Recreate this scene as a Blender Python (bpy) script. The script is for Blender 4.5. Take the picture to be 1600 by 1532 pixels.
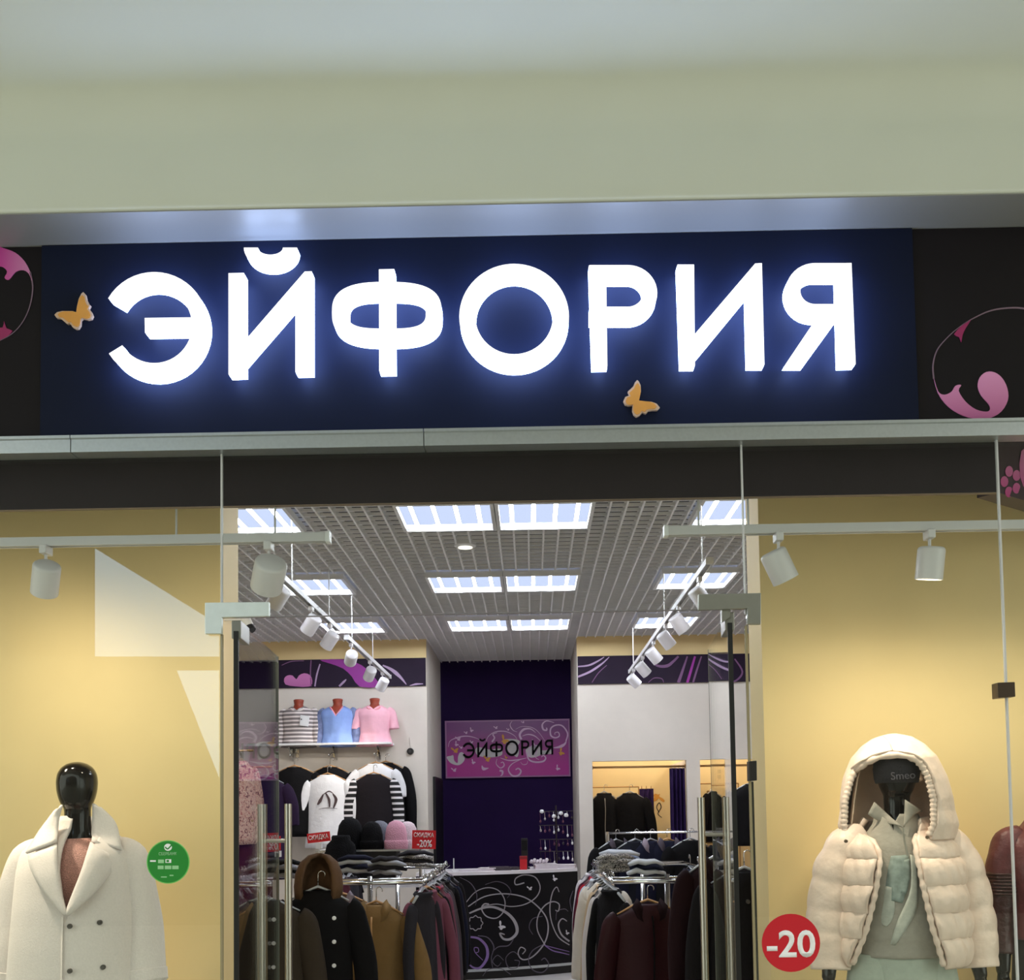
import bpy, bmesh, math, random
from math import sin, cos, pi, radians, sqrt, atan2, asin
from mathutils import Vector, Matrix
random.seed(7)
for o in list(bpy.data.objects): bpy.data.objects.remove(o)
S = bpy.context.scene
C = S.collection

# ------------------------------------------------------------------ camera
EYE = 1.6
FPX, PPX, PPY = 1635.0, 815.7, 1179.0          # focal length and principal point in pixels (the photo is a crop)
def cam_axes(yaw, pitch, roll):
    yaw, pitch, roll = map(radians, (yaw, pitch, roll))
    fwd = Vector((sin(yaw)*cos(pitch), cos(yaw)*cos(pitch), sin(pitch)))
    right = Vector((cos(yaw), -sin(yaw), 0)); up = right.cross(fwd)
    return cos(roll)*right + sin(roll)*up, -sin(roll)*right + cos(roll)*up, fwd
RT, UP, FW = cam_axes(-.509, 3.021, -.873)
cd = bpy.data.cameras.new('camera'); cam = bpy.data.objects.new('camera', cd); C.objects.link(cam)
cam.matrix_world = Matrix(((RT.x, UP.x, -FW.x, 0), (RT.y, UP.y, -FW.y, 0), (RT.z, UP.z, -FW.z, EYE), (0, 0, 0, 1)))
cd.sensor_fit = 'HORIZONTAL'; cd.sensor_width = 36.0; cd.lens = FPX/1600*36
cd.shift_x = (800-PPX)/1600; cd.shift_y = (PPY-766)/1600; cd.clip_start = .05
S.camera = cam
def at(px, py, d):
    """world point seen at photo pixel (px, py) on the vertical plane Y = d"""
    r = RT*((px-PPX)/FPX) - UP*((py-PPY)/FPX) + FW
    return Vector((0, 0, EYE)) + r*(d/r.y)
def pxm(d): return FPX/d

# ------------------------------------------------------------------ world, exposure
W = bpy.data.worlds.new('mall_daylight'); S.world = W; W.use_nodes = True
bg = W.node_tree.nodes['Background']; bg.inputs[0].default_value = (.90, .94, .85, 1); bg.inputs[1].default_value = 2.3
S.view_settings.view_transform = 'Standard'; S.view_settings.look = 'None'
S.view_settings.exposure = 0.0; S.view_settings.gamma = 1.0; S.view_settings.use_curve_mapping = False

# ------------------------------------------------------------------ materials
MATS = {}
def lin(r, g=None, b=None):
    if g is None: r, g, b = r
    f = lambda c: (c/255/12.92) if c/255 <= .04045 else ((c/255+.055)/1.055)**2.4
    return (f(r), f(g), f(b), 1)
def mat(name, rgb, rough=.6, metal=0.0, var=.0, scale=30, bump=0.0, bscale=60, emit=None, estr=1.0, coat=0.0, spec=None, sheen=0.0):
    if name in MATS: return MATS[name]
    m = bpy.data.materials.new(name); m.use_nodes = True; nt = m.node_tree; n = nt.nodes; L = nt.links
    b = n['Principled BSDF']; col = lin(rgb)
    b.inputs['Base Color'].default_value = col; b.inputs['Roughness'].default_value = rough; b.inputs['Metallic'].default_value = metal
    if coat: b.inputs['Coat Weight'].default_value = coat
    if spec is not None: b.inputs['Specular IOR Level'].default_value = spec
    if sheen: b.inputs['Sheen Weight'].default_value = sheen
    tc = n.new('ShaderNodeTexCoord')
    nz = n.new('ShaderNodeTexNoise'); nz.inputs['Scale'].default_value = scale; nz.inputs['Detail'].default_value = 4
    L.new(tc.outputs['Object'], nz.inputs['Vector'])
    rp = n.new('ShaderNodeValToRGB')
    rp.color_ramp.elements[0].position = .3; rp.color_ramp.elements[1].position = .7
    rp.color_ramp.elements[0].color = tuple(c*(1-var) for c in col[:3])+(1,)
    rp.color_ramp.elements[1].color = tuple(min(1, c*(1+var)) for c in col[:3])+(1,)
    L.new(nz.outputs['Fac'], rp.inputs[0]); L.new(rp.outputs[0], b.inputs['Base Color'])
    if bump:
        n2 = n.new('ShaderNodeTexNoise'); n2.inputs['Scale'].default_value = bscale; n2.inputs['Detail'].default_value = 3
        L.new(tc.outputs['Object'], n2.inputs['Vector'])
        bp = n.new('ShaderNodeBump'); bp.inputs['Strength'].default_value = bump; bp.inputs['Distance'].default_value = .02
        L.new(n2.outputs['Fac'], bp.inputs['Height']); L.new(bp.outputs[0], b.inputs['Normal'])
    if emit is not None:
        b.inputs['Emission Color'].default_value = lin(emit); b.inputs['Emission Strength'].default_value = estr
    MATS[name] = m; return m
def gradmat(name, c0, c1, axis='Z', lo=0., hi=1., rough=.5):
    """printed colour gradient along an object axis (ink, not light)"""
    m = bpy.data.materials.new(name); m.use_nodes = True; n = m.node_tree.nodes; L = m.node_tree.links
    tc = n.new('ShaderNodeTexCoord'); sp = n.new('ShaderNodeSeparateXYZ'); mr = n.new('ShaderNodeMapRange'); rp = n.new('ShaderNodeValToRGB')
    mr.inputs[1].default_value = lo; mr.inputs[2].default_value = hi
    rp.color_ramp.elements[0].color = lin(c0); rp.color_ramp.elements[1].color = lin(c1)
    L.new(tc.outputs['Object'], sp.inputs[0]); L.new(sp.outputs[axis], mr.inputs[0]); L.new(mr.outputs[0], rp.inputs[0])
    L.new(rp.outputs[0], n['Principled BSDF'].inputs['Base Color']); n['Principled BSDF'].inputs['Roughness'].default_value = rough
    MATS[name] = m; return m
def glassmat(name, tint=(.97, .985, .975), f0=.026):
    m = bpy.data.materials.new(name); m.use_nodes = True; n = m.node_tree.nodes; L = m.node_tree.links
    n.remove(n['Principled BSDF']); out = n['Material Output']
    g = n.new('ShaderNodeNewGeometry'); dt = n.new('ShaderNodeVectorMath'); dt.operation = 'DOT_PRODUCT'
    L.new(g.outputs['Normal'], dt.inputs[0]); L.new(g.outputs['Incoming'], dt.inputs[1])
    def mth(op, a, b=None):
        x = n.new('ShaderNodeMath'); x.operation = op
        for i, v in enumerate((a, b)):
            if v is None: continue
            if isinstance(v, (int, float)): x.inputs[i].default_value = v
            else: L.new(v, x.inputs[i])
        return x.outputs[0]
    c = mth('ABSOLUTE', dt.outputs['Value']); c = mth('SUBTRACT', 1.0, c); c = mth('POWER', c, 5.0)
    c = mth('MULTIPLY', c, 1-f0); c = mth('ADD', c, f0)
    tr = n.new('ShaderNodeBsdfTransparent'); tr.inputs[0].default_value = (*tint, 1)
    gl = n.new('ShaderNodeBsdfGlossy'); gl.inputs['Roughness'].default_value = 0.0; gl.inputs[0].default_value = (1, 1, 1, 1)
    mx = n.new('ShaderNodeMixShader'); L.new(c, mx.inputs[0]); L.new(tr.outputs[0], mx.inputs[1]); L.new(gl.outputs[0], mx.inputs[2])
    L.new(mx.outputs[0], out.inputs[0]); MATS[name] = m; return m
def emat(name, rgb, s):
    m = bpy.data.materials.new(name); m.use_nodes = True; n = m.node_tree.nodes; L = m.node_tree.links
    n.remove(n['Principled BSDF']); e = n.new('ShaderNodeEmission'); e.inputs[0].default_value = lin(rgb); e.inputs[1].default_value = s
    L.new(e.outputs[0], n['Material Output'].inputs[0]); MATS[name] = m; return m
def stripemat(name, c0, c1, axis='Z', freq=20., duty=.5, rough=.8):
    m = bpy.data.materials.new(name); m.use_nodes = True; n = m.node_tree.nodes; L = m.node_tree.links
    tc = n.new('ShaderNodeTexCoord'); sp = n.new('ShaderNodeSeparateXYZ'); L.new(tc.outputs['Object'], sp.inputs[0])
    mu = n.new('ShaderNodeMath'); mu.operation = 'MULTIPLY'; mu.inputs[1].default_value = freq; L.new(sp.outputs[axis], mu.inputs[0])
    fr = n.new('ShaderNodeMath'); fr.operation = 'FRACT'; L.new(mu.outputs[0], fr.inputs[0])
    gt = n.new('ShaderNodeMath'); gt.operation = 'GREATER_THAN'; gt.inputs[1].default_value = duty; L.new(fr.outputs[0], gt.inputs[0])
    mx = n.new('ShaderNodeMix'); mx.data_type = 'RGBA'; L.new(gt.outputs[0], mx.inputs[0])
    mx.inputs[6].default_value = lin(c0); mx.inputs[7].default_value = lin(c1)
    L.new(mx.outputs[2], n['Principled BSDF'].inputs['Base Color']); n['Principled BSDF'].inputs['Roughness'].default_value = rough
    MATS[name] = m; return m
def patternmat(name, cols, scale=18, rough=.75):
    """printed cloth: noise-driven blotches of several inks"""
    m = bpy.data.materials.new(name); m.use_nodes = True; n = m.node_tree.nodes; L = m.node_tree.links
    tc = n.new('ShaderNodeTexCoord'); nz = n.new('ShaderNodeTexNoise'); nz.inputs['Scale'].default_value = scale; nz.inputs['Detail'].default_value = 3; nz.inputs['Distortion'].default_value = 1.2
    L.new(tc.outputs['Object'], nz.inputs['Vector']); rp = n.new('ShaderNodeValToRGB'); rp.color_ramp.interpolation = 'CONSTANT'
    els = rp.color_ramp.elements
    while len(els) < len(cols): els.new(.5)
    for i, c in enumerate(cols): els[i].position = .3+.4*i/len(cols) if i else 0; els[i].color = lin(c)
    L.new(nz.outputs['Fac'], rp.inputs[0]); L.new(rp.outputs[0], n['Principled BSDF'].inputs['Base Color']); n['Principled BSDF'].inputs['Roughness'].default_value = rough
    MATS[name] = m; return m

# ------------------------------------------------------------------ object helpers
def tag(o, label=None, cat=None, group=None, kind=None):
    for k, v in (('label', label), ('category', cat), ('group', group), ('kind', kind)):
        if v: o[k] = v
    return o
def link(name, me, m=None, parent=None, smooth=False):
    o = bpy.data.objects.new(name, me); C.objects.link(o)
    if m is not None and not me.materials: me.materials.append(m)
    if parent is not None: o.parent = parent
    if smooth: me.shade_smooth()
    return o
def empty(name, loc=(0, 0, 0), rz=0):
    o = bpy.data.objects.new(name, None); C.objects.link(o); o.location = loc; o.rotation_euler = (0, 0, rz)
    o.empty_display_size = .1; return o
def pyd(name, v, f, m=None, parent=None, smooth=False):
    me = bpy.data.meshes.new(name); me.from_pydata([tuple(p) for p in v], [], f); me.update(); me.validate()
    return link(name, me, m, parent, smooth)
class MB:
    def __init__(s): s.v = []; s.f = []
    def add(s, v, f):
        k = len(s.v); s.v += [Vector(p) for p in v]; s.f += [tuple(i+k for i in q) for q in f]; return s
    def box(s, a, b, bev=0):
        x0, y0, z0 = a; x1, y1, z1 = b
        if x0 > x1: x0, x1 = x1, x0
        if y0 > y1: y0, y1 = y1, y0
        if z0 > z1: z0, z1 = z1, z0
        return s.add([(x0, y0, z0), (x1, y0, z0), (x1, y1, z0), (x0, y1, z0), (x0, y0, z1), (x1, y0, z1), (x1, y1, z1), (x0, y1, z1)],
              [(0, 3, 2, 1), (4, 5, 6, 7), (0, 1, 5, 4), (1, 2, 6, 5), (2, 3, 7, 6), (3, 0, 4, 7)])
    def prism(s, pts, dy):
        """pts: world polygon (3d) extruded by vector dy, faces front = pts"""
        n = len(pts); e = Vector(dy); v = [Vector(p) for p in pts]+[Vector(p)+e for p in pts]
        f = [tuple(range(n)), tuple(range(2*n-1, n-1, -1))]+[(i, i+n, (i+1) % n+n, (i+1) % n) for i in range(n)]
        return s.add(v, f)
    def strip(s, a, b, dy=None, close=False):
        """quad strip between two polylines a and b, optionally extruded by dy"""
        n = len(a); k = n if close else n-1
        A = [Vector(p) for p in a]; B = [Vector(p) for p in b]
        if dy is None:
            return s.add(A+B, [(i, (i+1) % n, n+(i+1) % n, n+i) for i in range(k)])
        e = Vector(dy); A2 = [p+e for p in A]; B2 = [p+e for p in B]; f = []
        for i in range(k):
            j = (i+1) % n
            f += [(i, j, n+j, n+i), (2*n+i, 3*n+i, 3*n+j, 2*n+j), (i, 2*n+i, 2*n+j, j), (n+i, n+j, 3*n+j, 3*n+i)]
        if not close: f += [(0, n, 3*n, 2*n), (n-1, 3*n-1, 4*n-1, 2*n-1)]
        return s.add(A+B+A2+B2, f)
    def tube(s, path, r, n=10, cap=True, flat=1.0):
        P = [Vector(p) for p in path]; R = r if hasattr(r, '__len__') else [r]*len(P); rings = []
        up0 = None
        for i, p in enumerate(P):
            t = (P[min(i+1, len(P)-1)]-P[max(i-1, 0)]).normalized()
            if up0 is None: up0 = Vector((0, 0, 1)) if abs(t.z) < .9 else Vector((0, 1, 0))
            u = t.cross(up0)
            if u.length < 1e-4: u = t.orthogonal()
            u.normalize(); w = u.cross(t).normalized(); up0 = w
            rings.append([p+u*(R[i]*cos(2*pi*k/n))+w*(R[i]*flat*sin(2*pi*k/n)) for k in range(n)])
        return s.loft(rings, cap)
    def loft(s, rings, cap=True):
        n = len(rings[0]); v = [p for r in rings for p in r]; f = []
        for i in range(len(rings)-1):
            for k in range(n): f.append((i*n+k, i*n+(k+1) % n, (i+1)*n+(k+1) % n, (i+1)*n+k))
        if cap: f += [tuple(range(n-1, -1, -1)), tuple(range((len(rings)-1)*n, len(rings)*n))]
        return s.add(v, f)
    def lathe(s, prof, c=(0, 0, 0), n=16, axis='Z'):
        c = Vector(c); rings = []
        for r, h in prof:
            if axis == 'Z': rings.append([c+Vector((r*cos(2*pi*k/n), r*sin(2*pi*k/n), h)) for k in range(n)])
            elif axis == 'Y': rings.append([c+Vector((r*cos(2*pi*k/n), h, r*sin(2*pi*k/n))) for k in range(n)])
            else: rings.append([c+Vector((h, r*cos(2*pi*k/n), r*sin(2*pi*k/n))) for k in range(n)])
        return s.loft(rings)
    def build(s, name, m=None, parent=None, smooth=False, bev=0, fix=True):
        me = bpy.data.meshes.new(name); me.from_pydata([tuple(p) for p in s.v], [], s.f); me.update()
        if fix or bev:
            bm = bmesh.new(); bm.from_mesh(me)
            if bev: bmesh.ops.bevel(bm, geom=[e for e in bm.edges], offset=bev, segments=2, affect='EDGES', profile=.5)
            bmesh.ops.recalc_face_normals(bm, faces=bm.faces); bm.to_mesh(me); bm.free()
        return link(name, me, m, parent, smooth)
def autosmooth(o, ang=40):
    o.data.shade_smooth()
    me = o.data; bm = bmesh.new(); bm.from_mesh(me)
    for e in bm.edges:
        if len(e.link_faces) == 2 and e.calc_face_angle(0) > radians(ang): e.smooth = False
    bm.to_mesh(me); bm.free(); return o
def solid(o, t, off=0.0):
    md = o.modifiers.new('thickness', 'SOLIDIFY'); md.thickness = t; md.offset = off; return o
def subsurf(o, k=1):
    md = o.modifiers.new('smooth', 'SUBSURF'); md.levels = k; md.render_levels = k; return o
def baked(o):
    """replace the object's mesh by its evaluated (modified) mesh"""
    dg = bpy.context.evaluated_depsgraph_get(); me = bpy.data.meshes.new_from_object(o.evaluated_get(dg)); o.modifiers.clear(); o.data = me; return o
def copy_tree(o, parent=None):
    c = o.copy(); C.objects.link(c); c.parent = parent
    for ch in list(o.children): copy_tree(ch, c)
    return c
def smoothline(pts, k=6, close=False):
    """Catmull-Rom through 2d/3d tuples"""
    P = [Vector(p) for p in pts]; n = len(P); out = []
    for i in range(n if close else n-1):
        g = (lambda j: P[j % n]) if close else (lambda j: P[max(0, min(n-1, j))])
        p0, p1, p2, p3 = g(i-1), g(i), g(i+1), g(i+2)
        for s in range(k):
            t = s/k; out.append(.5*((2*p1)+(p2-p0)*t+(2*p0-5*p1+4*p2-p3)*t*t+(3*p1-p0-3*p2+p3)*t**3))
    if not close: out.append(P[-1])
    return out
def interp(tab, x):
    """piecewise linear over sorted (x, a, b, ...) rows"""
    if x <= tab[0][0]: return tab[0][1:]
    for r0, r1 in zip(tab, tab[1:]):
        if x <= r1[0]:
            t = (x-r0[0])/(r1[0]-r0[0]); return tuple(a+(b-a)*t for a, b in zip(r0[1:], r1[1:]))
    return tab[-1][1:]
def pxpoly(mb, pts, d, dy, k=0):
    """extruded plate whose outline is given in photo pixels, standing on plane Y = d"""
    if k: pts = [tuple(p) for p in smoothline([Vector((x, y)) for x, y in pts], k, True)]
    return mb.prism([at(x, y, d) for x, y in pts], (0, dy, 0))
def ribbon(mb, pts, w, dfun, k=8, dy=.0015):
    """thin raised line following photo pixels on a surface Y = dfun(px); w = (start, middle, end) widths in pixels"""
    P = smoothline([Vector((x, y)) for x, y in pts], k); n = len(P); a = []; b = []
    for i, p in enumerate(P):
        t = P[min(i+1, n-1)]-P[max(i-1, 0)]
        nn = Vector((-t.y, t.x)); nn = nn/(nn.length+1e-9); s = i/(n-1)
        ww = (w[0]+(w[1]-w[0])*2*s) if s < .5 else (w[1]+(w[2]-w[1])*(2*s-1))
        q = p+nn*ww/2; r = p-nn*ww/2
        a.append(at(q.x, q.y, dfun(q.x))); b.append(at(r.x, r.y, dfun(r.x)))
    return mb.strip(a, b, (0, dy, 0))
def text_mesh(txt, bold=0.0, ext=0.0, shear=0.0):
    cu = bpy.data.curves.new('lettering', 'FONT'); cu.body = txt; cu.size = 1; cu.offset = bold; cu.extrude = ext; cu.shear = shear; cu.resolution_u = 4
    o = bpy.data.objects.new('lettering', cu); C.objects.link(o)
    dg = bpy.context.evaluated_depsgraph_get(); dg.update()
    me = bpy.data.meshes.new_from_object(o.evaluated_get(dg)); bpy.data.objects.remove(o); return me
def put_text(name, txt, box, d, m, parent=None, bold=.02, thick=.002, tilt=0.0, fit='both'):
    """lettering facing the camera side (-Y) filling the photo-pixel box (x0, y0, x1, y1) on plane Y = d"""
    me = text_mesh(txt, bold); xs = [v.co.x for v in me.vertices]; ys = [v.co.y for v in me.vertices]
    x0, x1, y0, y1 = min(xs), max(xs), min(ys), max(ys)
    a = at(box[0], (box[1]+box[3])/2, d); b = at(box[2], (box[1]+box[3])/2, d); t = at((box[0]+box[2])/2, box[1], d); u = at((box[0]+box[2])/2, box[3], d)
    sx = (b.x-a.x)/(x1-x0); sy = (t.z-u.z)/(y1-y0)
    cx, cz = (a.x+b.x)/2, (t.z+u.z)/2; ca, sa = cos(tilt), sin(tilt)
    for v in me.vertices:
        X = (v.co.x-(x0+x1)/2)*sx; Z = (v.co.y-(y0+y1)/2)*sy
        v.co = (cx+X*ca-Z*sa, d, cz+X*sa+Z*ca)
    o = link(name, me, m, parent); md = o.modifiers.new('thickness', 'SOLIDIFY'); md.thickness = thick; md.offset = 0; return o
# ------------------------------------------------------------------ shared materials
M_wall = mat('white_paint', (222, 214, 204), .7, var=.02, scale=6)
M_mall = mat('mall_plaster', (210, 214, 203), .75, var=.015, scale=3)
M_yel = mat('yellow_paint', (238, 212, 156), .6, var=.02, scale=4)
M_dark = mat('dark_brown_laminate', (34, 25, 31), .6, var=.06, scale=8, spec=.2)
M_frz = mat('plum_laminate', (38, 26, 46), .6, var=.08, scale=6, spec=.2)
M_alu = mat('brushed_aluminium', (190, 196, 200), .35, .85, var=.04, scale=90)
M_chrome = mat('chrome', (205, 205, 205), .12, 1.0)
M_steel = mat('satin_steel', (172, 168, 160), .28, 1.0, var=.04, scale=120)
M_white = mat('white_enamel', (228, 228, 230), .35, var=.01)
M_black = mat('black_rubber', (14, 13, 12), .5)
M_glass = glassmat('clear_glass')
M_seal = mat('silicone_joint', (196, 196, 198), .4)
M_floor = mat('pale_floor_tile', (212, 208, 206), .25, var=.06, scale=2)

def bx(name, x0, x1, y0, y1, z0, z1, m, parent=None, bev=0, kind=None):
    o = MB().box((x0, y0, z0), (x1, y1, z1)).build(name, m, parent, bev=bev)
    if kind: o['kind'] = kind
    return o
DF = 3.6                                # facade (glass) distance
HC = EYE+1.832                          # shop ceiling grid height
DB, DR = 11.17, 12.9                    # front of rear wall blocks, rear recess wall
XL, XR = -4.0, 4.0

# ------------------------------------------------------------------ mall shell
DS = 3.575                              # sign face
z_top = at(800, 366.5, DS).z; kk = (at(800, 315, 1).z-EYE); d_led = (z_top-EYE)/kk
z_cl = at(800, 150, d_led).z; r = .13
prof = [(3.95, z_top), (d_led+.012, z_top), (d_led, z_top+.012), (d_led, z_cl-r)]
prof += [(d_led-r+r*cos(a), z_cl-r+r*sin(a)) for a in [pi/2*i/8 for i in range(1, 9)]] + [(1.1, z_cl+.04), (1.1, z_cl+.4), (3.95, z_cl+.4)]
mb = MB(); mb.prism([(-7, y, z) for y, z in prof], (14, 0, 0))
o = autosmooth(mb.build('ceiling_mall', M_mall), 50); tag(o, 'pale greenish plaster ceiling and ledge above the sign', kind='structure')
bx('trim_soffit', -7, 7, d_led+.01, 3.6, z_top-.004, z_top-.0005, mat('grey_soffit_strip', (146, 145, 140), .45, .2), kind='structure')  # grey strip added so the ledge underside stays darker beside the letter glow
bx('floor', -9, 9, 3.6, 13.4, -.1, 0, M_floor, kind='structure')
bx('floor_mall', -9, 9, -9, 3.6, -.1, 0, mat('grey_mall_tile', (160, 156, 140), .3, var=.05, scale=2), kind='structure')

bx('wall_mall_opposite', -9, 9, -8.2, -8, 0, 8, mat('taupe_mall_wall', (84, 81, 74), .8), kind='structure')
# ------------------------------------------------------------------ shop shell
for nm, x0, x1 in (('wall_left', XL-.1, XL), ('wall_right', XR, XR+.1)):
    bx(nm, x0, x1, 3.75, 13.2, 0, HC+.3, M_wall, kind='structure')
M_purple = mat('deep_purple_paint', (36, 16, 66), .7, var=.06, scale=3, spec=.15)
bx('wall_back', -1.2, .6, DR, DR+.1, 0, HC+.3, M_purple, kind='structure')
xlc, xrc = at(667, 1100, DB).x, at(902.5, 1100, DB).x
bx('wall_block_left', XL, xlc, DB, DR+.1, 0, HC+.3, M_wall, kind='structure')
# left block facing: yellow strip, frieze board
def zpx(px, py, d): return at(px, py, d).z
zf0, zf1 = zpx(560, 1074, DB), zpx(560, 1030.5, DB)
tr = bx('trim_left', XL, xlc, DB-.012, DB, zf1, HC+.12, M_yel, kind='structure')
fz = bx('trim_frieze_left', XL, xlc-.008, DB-.03, DB-.0005, zf0, zf1, M_frz, kind='structure')
# right block with two fitting-room openings
o1a, o1b = at(926.5, 1250, DB).x, at(1074, 1250, DB).x
o2a, o2b = at(1095, 1250, DB).x, at(1215, 1250, DB).x
zo = zpx(1000, 1189, DB)
mb = MB()
mb.box((xrc, DB, 0), (o1a, DR+.1, HC+.3)); mb.box((o1b, DB, 0), (o2a, DB+1.3, zo)); mb.box((o2b, DB, 0), (XR, DB+1.3, zo))
mb.box((o1a, DB, zo), (XR, DB+.12, HC+.3))
tag(mb.build('wall_block_right', M_wall), kind='structure')
M_cream = mat('cream_paint', (238, 212, 158), .7, var=.02, scale=4)
bx('wall_fitting_back', o1a, XR, DB+1.3, DB+1.4, 0, HC, M_cream, kind='structure')
zr0, zr1 = zpx(1000, 1068.5, DB), zpx(1000, 1025, DB)
bx('trim_right', xrc, XR, DB-.012, DB, zr1, HC+.12, M_yel, kind='structure')
bx('trim_frieze_right', xrc+.008, XR, DB-.03, DB-.0005, zr0, zr1, M_frz, kind='structure')
# dark doorway in the recess, left side
dd = bx('door_3', xlc-.002, xlc+.03, 11.75, 12.72, 0, zpx(680, 1216, 12.2), mat('black_door_leaf', (14, 9, 14), .5), kind='structure')
# display back walls (yellow)
XDL, XDR = at(344, 860, 4.5).x, at(1190, 1000, 4.5).x
bx('wall_display_left', XL, XDL, 4.5, 4.78, 0, HC+.2, M_yel, kind='structure')
bx('wall_display_right', XDR, XR, 4.5, 4.76, 0, HC+.2, M_yel, kind='structure')

# ------------------------------------------------------------------ grid ceiling
M_grid = mat('grey_ceiling_grid', (244, 243, 246), .5, .0, var=.03)
M_slat = mat('grey_ceiling_slat', (230, 229, 233), .5, .0, var=.03)
ceil = bx('ceiling', XL, XR, 3.82, DR+.1, HC+.16, HC+.2, mat('grey_plenum', (104, 103, 108), .9), kind='structure')
x = at(617, 783, 6.0).x; x0 = -.797+.002
rm = None
for i in range(-31, 47):
    xx = x0+i*.1
    if not XL+.02 < xx < XR-.02: continue
    if rm is None: rm = MB().box((-.006, 3.85, HC), (.006, DR, HC+.055)); o = rm.build('runner', M_grid, ceil); rm = o.data
    else: o = link('runner', rm, None, ceil)
    o.location.x = xx
sm = None
for i in range(88):
    yy = 4.1+i*.1
    if sm is None: o = MB().box((XL, -.004, HC+.004), (XR, .004, HC+.024)).build('slat', M_slat, ceil); sm = o.data
    else: o = link('slat', sm, None, ceil)
    o.location.y = yy

# ------------------------------------------------------------------ lamps in the ceiling
M_tray = emat('lamp_tray_glow', (208, 220, 255), 1.1)
M_tube = emat('lamp_tube_glow', (240, 246, 255), 62)
def ceiling_lamp():
    r = empty('ceiling_light')
    h = .2975; mb = MB()
    for a, b in (((-h, -h), (h, -h+.022)), ((-h, h-.022), (h, h)), ((-h, -h+.022), (-h+.022, h-.022)), ((h-.022, -h+.022), (h, h-.022))):
        mb.box((a[0], a[1], -.012), (b[0], b[1], .03))
    mb.build('frame', M_white, r)
    MB().box((-h+.022, -h+.022, .02), (h-.022, h-.022, .03)).build('reflector', M_tray, r)
    for k in range(4):
        xx = -.2+k*.1333
        MB().tube([(xx, -.25, .004), (xx, .25, .004)], .012, 8).build('tube', M_tube, r)
    mb = MB(); mb.box((-h+.022, h-.065, -.006), (h-.022, h-.06, .018))
    for k in range(5): mb.box((-.22+k*.11, h-.0655, -.008), (-.217+k*.11, h-.0595, .018))
    mb.build('louvre', M_white, r)
    return r
proto = ceiling_lamp(); first = True
rows = [6.63, 8.53, 10.39]; rown = ['nearest the shop front', 'in the middle row', 'in the rear row']
cols = [(-1.72, 'single lit ceiling lamp over the left clothes rail'), (-.497, 'left half of the paired lit ceiling lamps'), (.103, 'right half of the paired lit ceiling lamps'), (1.32, 'single lit ceiling lamp over the right clothes rail')]
for ri, yb in enumerate(rows):
    for cx, lb in cols:
        o = proto if first else copy_tree(proto); first = False
        o.location = (cx, yb-.2975, HC-.032)
        tag(o, lb+', '+rown[ri], 'ceiling lamp', 'square ceiling lamps')
p = at(727, 853, 1); p = Vector((0, 0, EYE))+(p-Vector((0, 0, EYE)))*((HC-EYE)/(p.z-EYE))
r = empty('downlight', (p.x, p.y, HC)); tag(r, 'small round white downlight between the paired ceiling lamps', 'downlight')
autosmooth(MB().lathe([(.0, -.012), (.055, -.012), (.075, -.004), (.075, .03), (0, .03)], n=24).build('trim_ring', M_white, r))
MB().lathe([(0, -.016), (.05, -.016), (.05, -.011), (0, -.011)], n=24).build('lens', emat('downlight_glow', (255, 246, 226), 1.6), r)

# ------------------------------------------------------------------ track rails and spotlights
M_track = mat('track_white', (206, 204, 206), .4)
M_spot = mat('spot_white', (214, 211, 214), .4)
def track_rail(label, a, b, cables=(), group='white track rails'):
    a, b = Vector(a), Vector(b); r = empty('track_rail', a); tag(r, label, 'track rail', group); d = b-a
    t = d.normalized(); s = Vector((t.y, -t.x, 0)).normalized()
    mb = MB(); h = .018
    for q0, q1 in ((-h, -h+.007), (h-.007, h)):
        mb.prism([s*q0+Vector((0, 0, -.02)), s*q1+Vector((0, 0, -.02)), s*q1, s*q0], d)
    mb.prism([s*-h+Vector((0, 0, 0)), s*h, s*h+Vector((0, 0, .014)), s*-h+Vector((0, 0, .014))], d)
    mb.build('rail', M_track, r)
    for e in (Vector((0, 0, 0)), d):
        MB().prism([e+s*-.021+Vector((0, 0, -.023))-t*.008, e+s*.021+Vector((0, 0, -.023))-t*.008, e+s*.021+Vector((0, 0, .017))-t*.008, e+s*-.021+Vector((0, 0, .017))-t*.008], t*.016).build('end_cap', M_white, r)
    for f in cables:
        p = d*f; MB().tube([p+Vector((0, 0, .01)), p+Vector((0, 0, HC-a.z+.02))], .004, 6).build('cable', M_white, r)
    return r
DT = 3.86                               # distance of the display track rails
ZD = at(800, 834, DT).z
xa, xb = at(513, 843, DT).x, at(1040, 825, DT).x
track_rail('white track rail above the left shop window display', (-3.6, DT, ZD), (xa, DT, ZD), (.35, .8, .93))
track_rail('white track rail above the right shop window display', (xb, DT, ZD), (3.6, DT, ZD), (.04, .1, .6))
ZI = EYE+1.4; XTR, XTL = 1.03, -1.463
track_rail('long white track rail hanging over the right clothes rail', (XTR, 5.9, ZI), (XTR, 10.7, ZI), (.05, .42, .93))
track_rail('nearer white track rail hanging over the left clothes rail', (XTL, 5.75, ZI), (XTL, 7.9, ZI), (.3, .85))
track_rail('farther white track rail hanging over the left side of the shop', (XTL, 8.3, ZI), (XTL, 10.8, ZI), (.1, .55))

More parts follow.
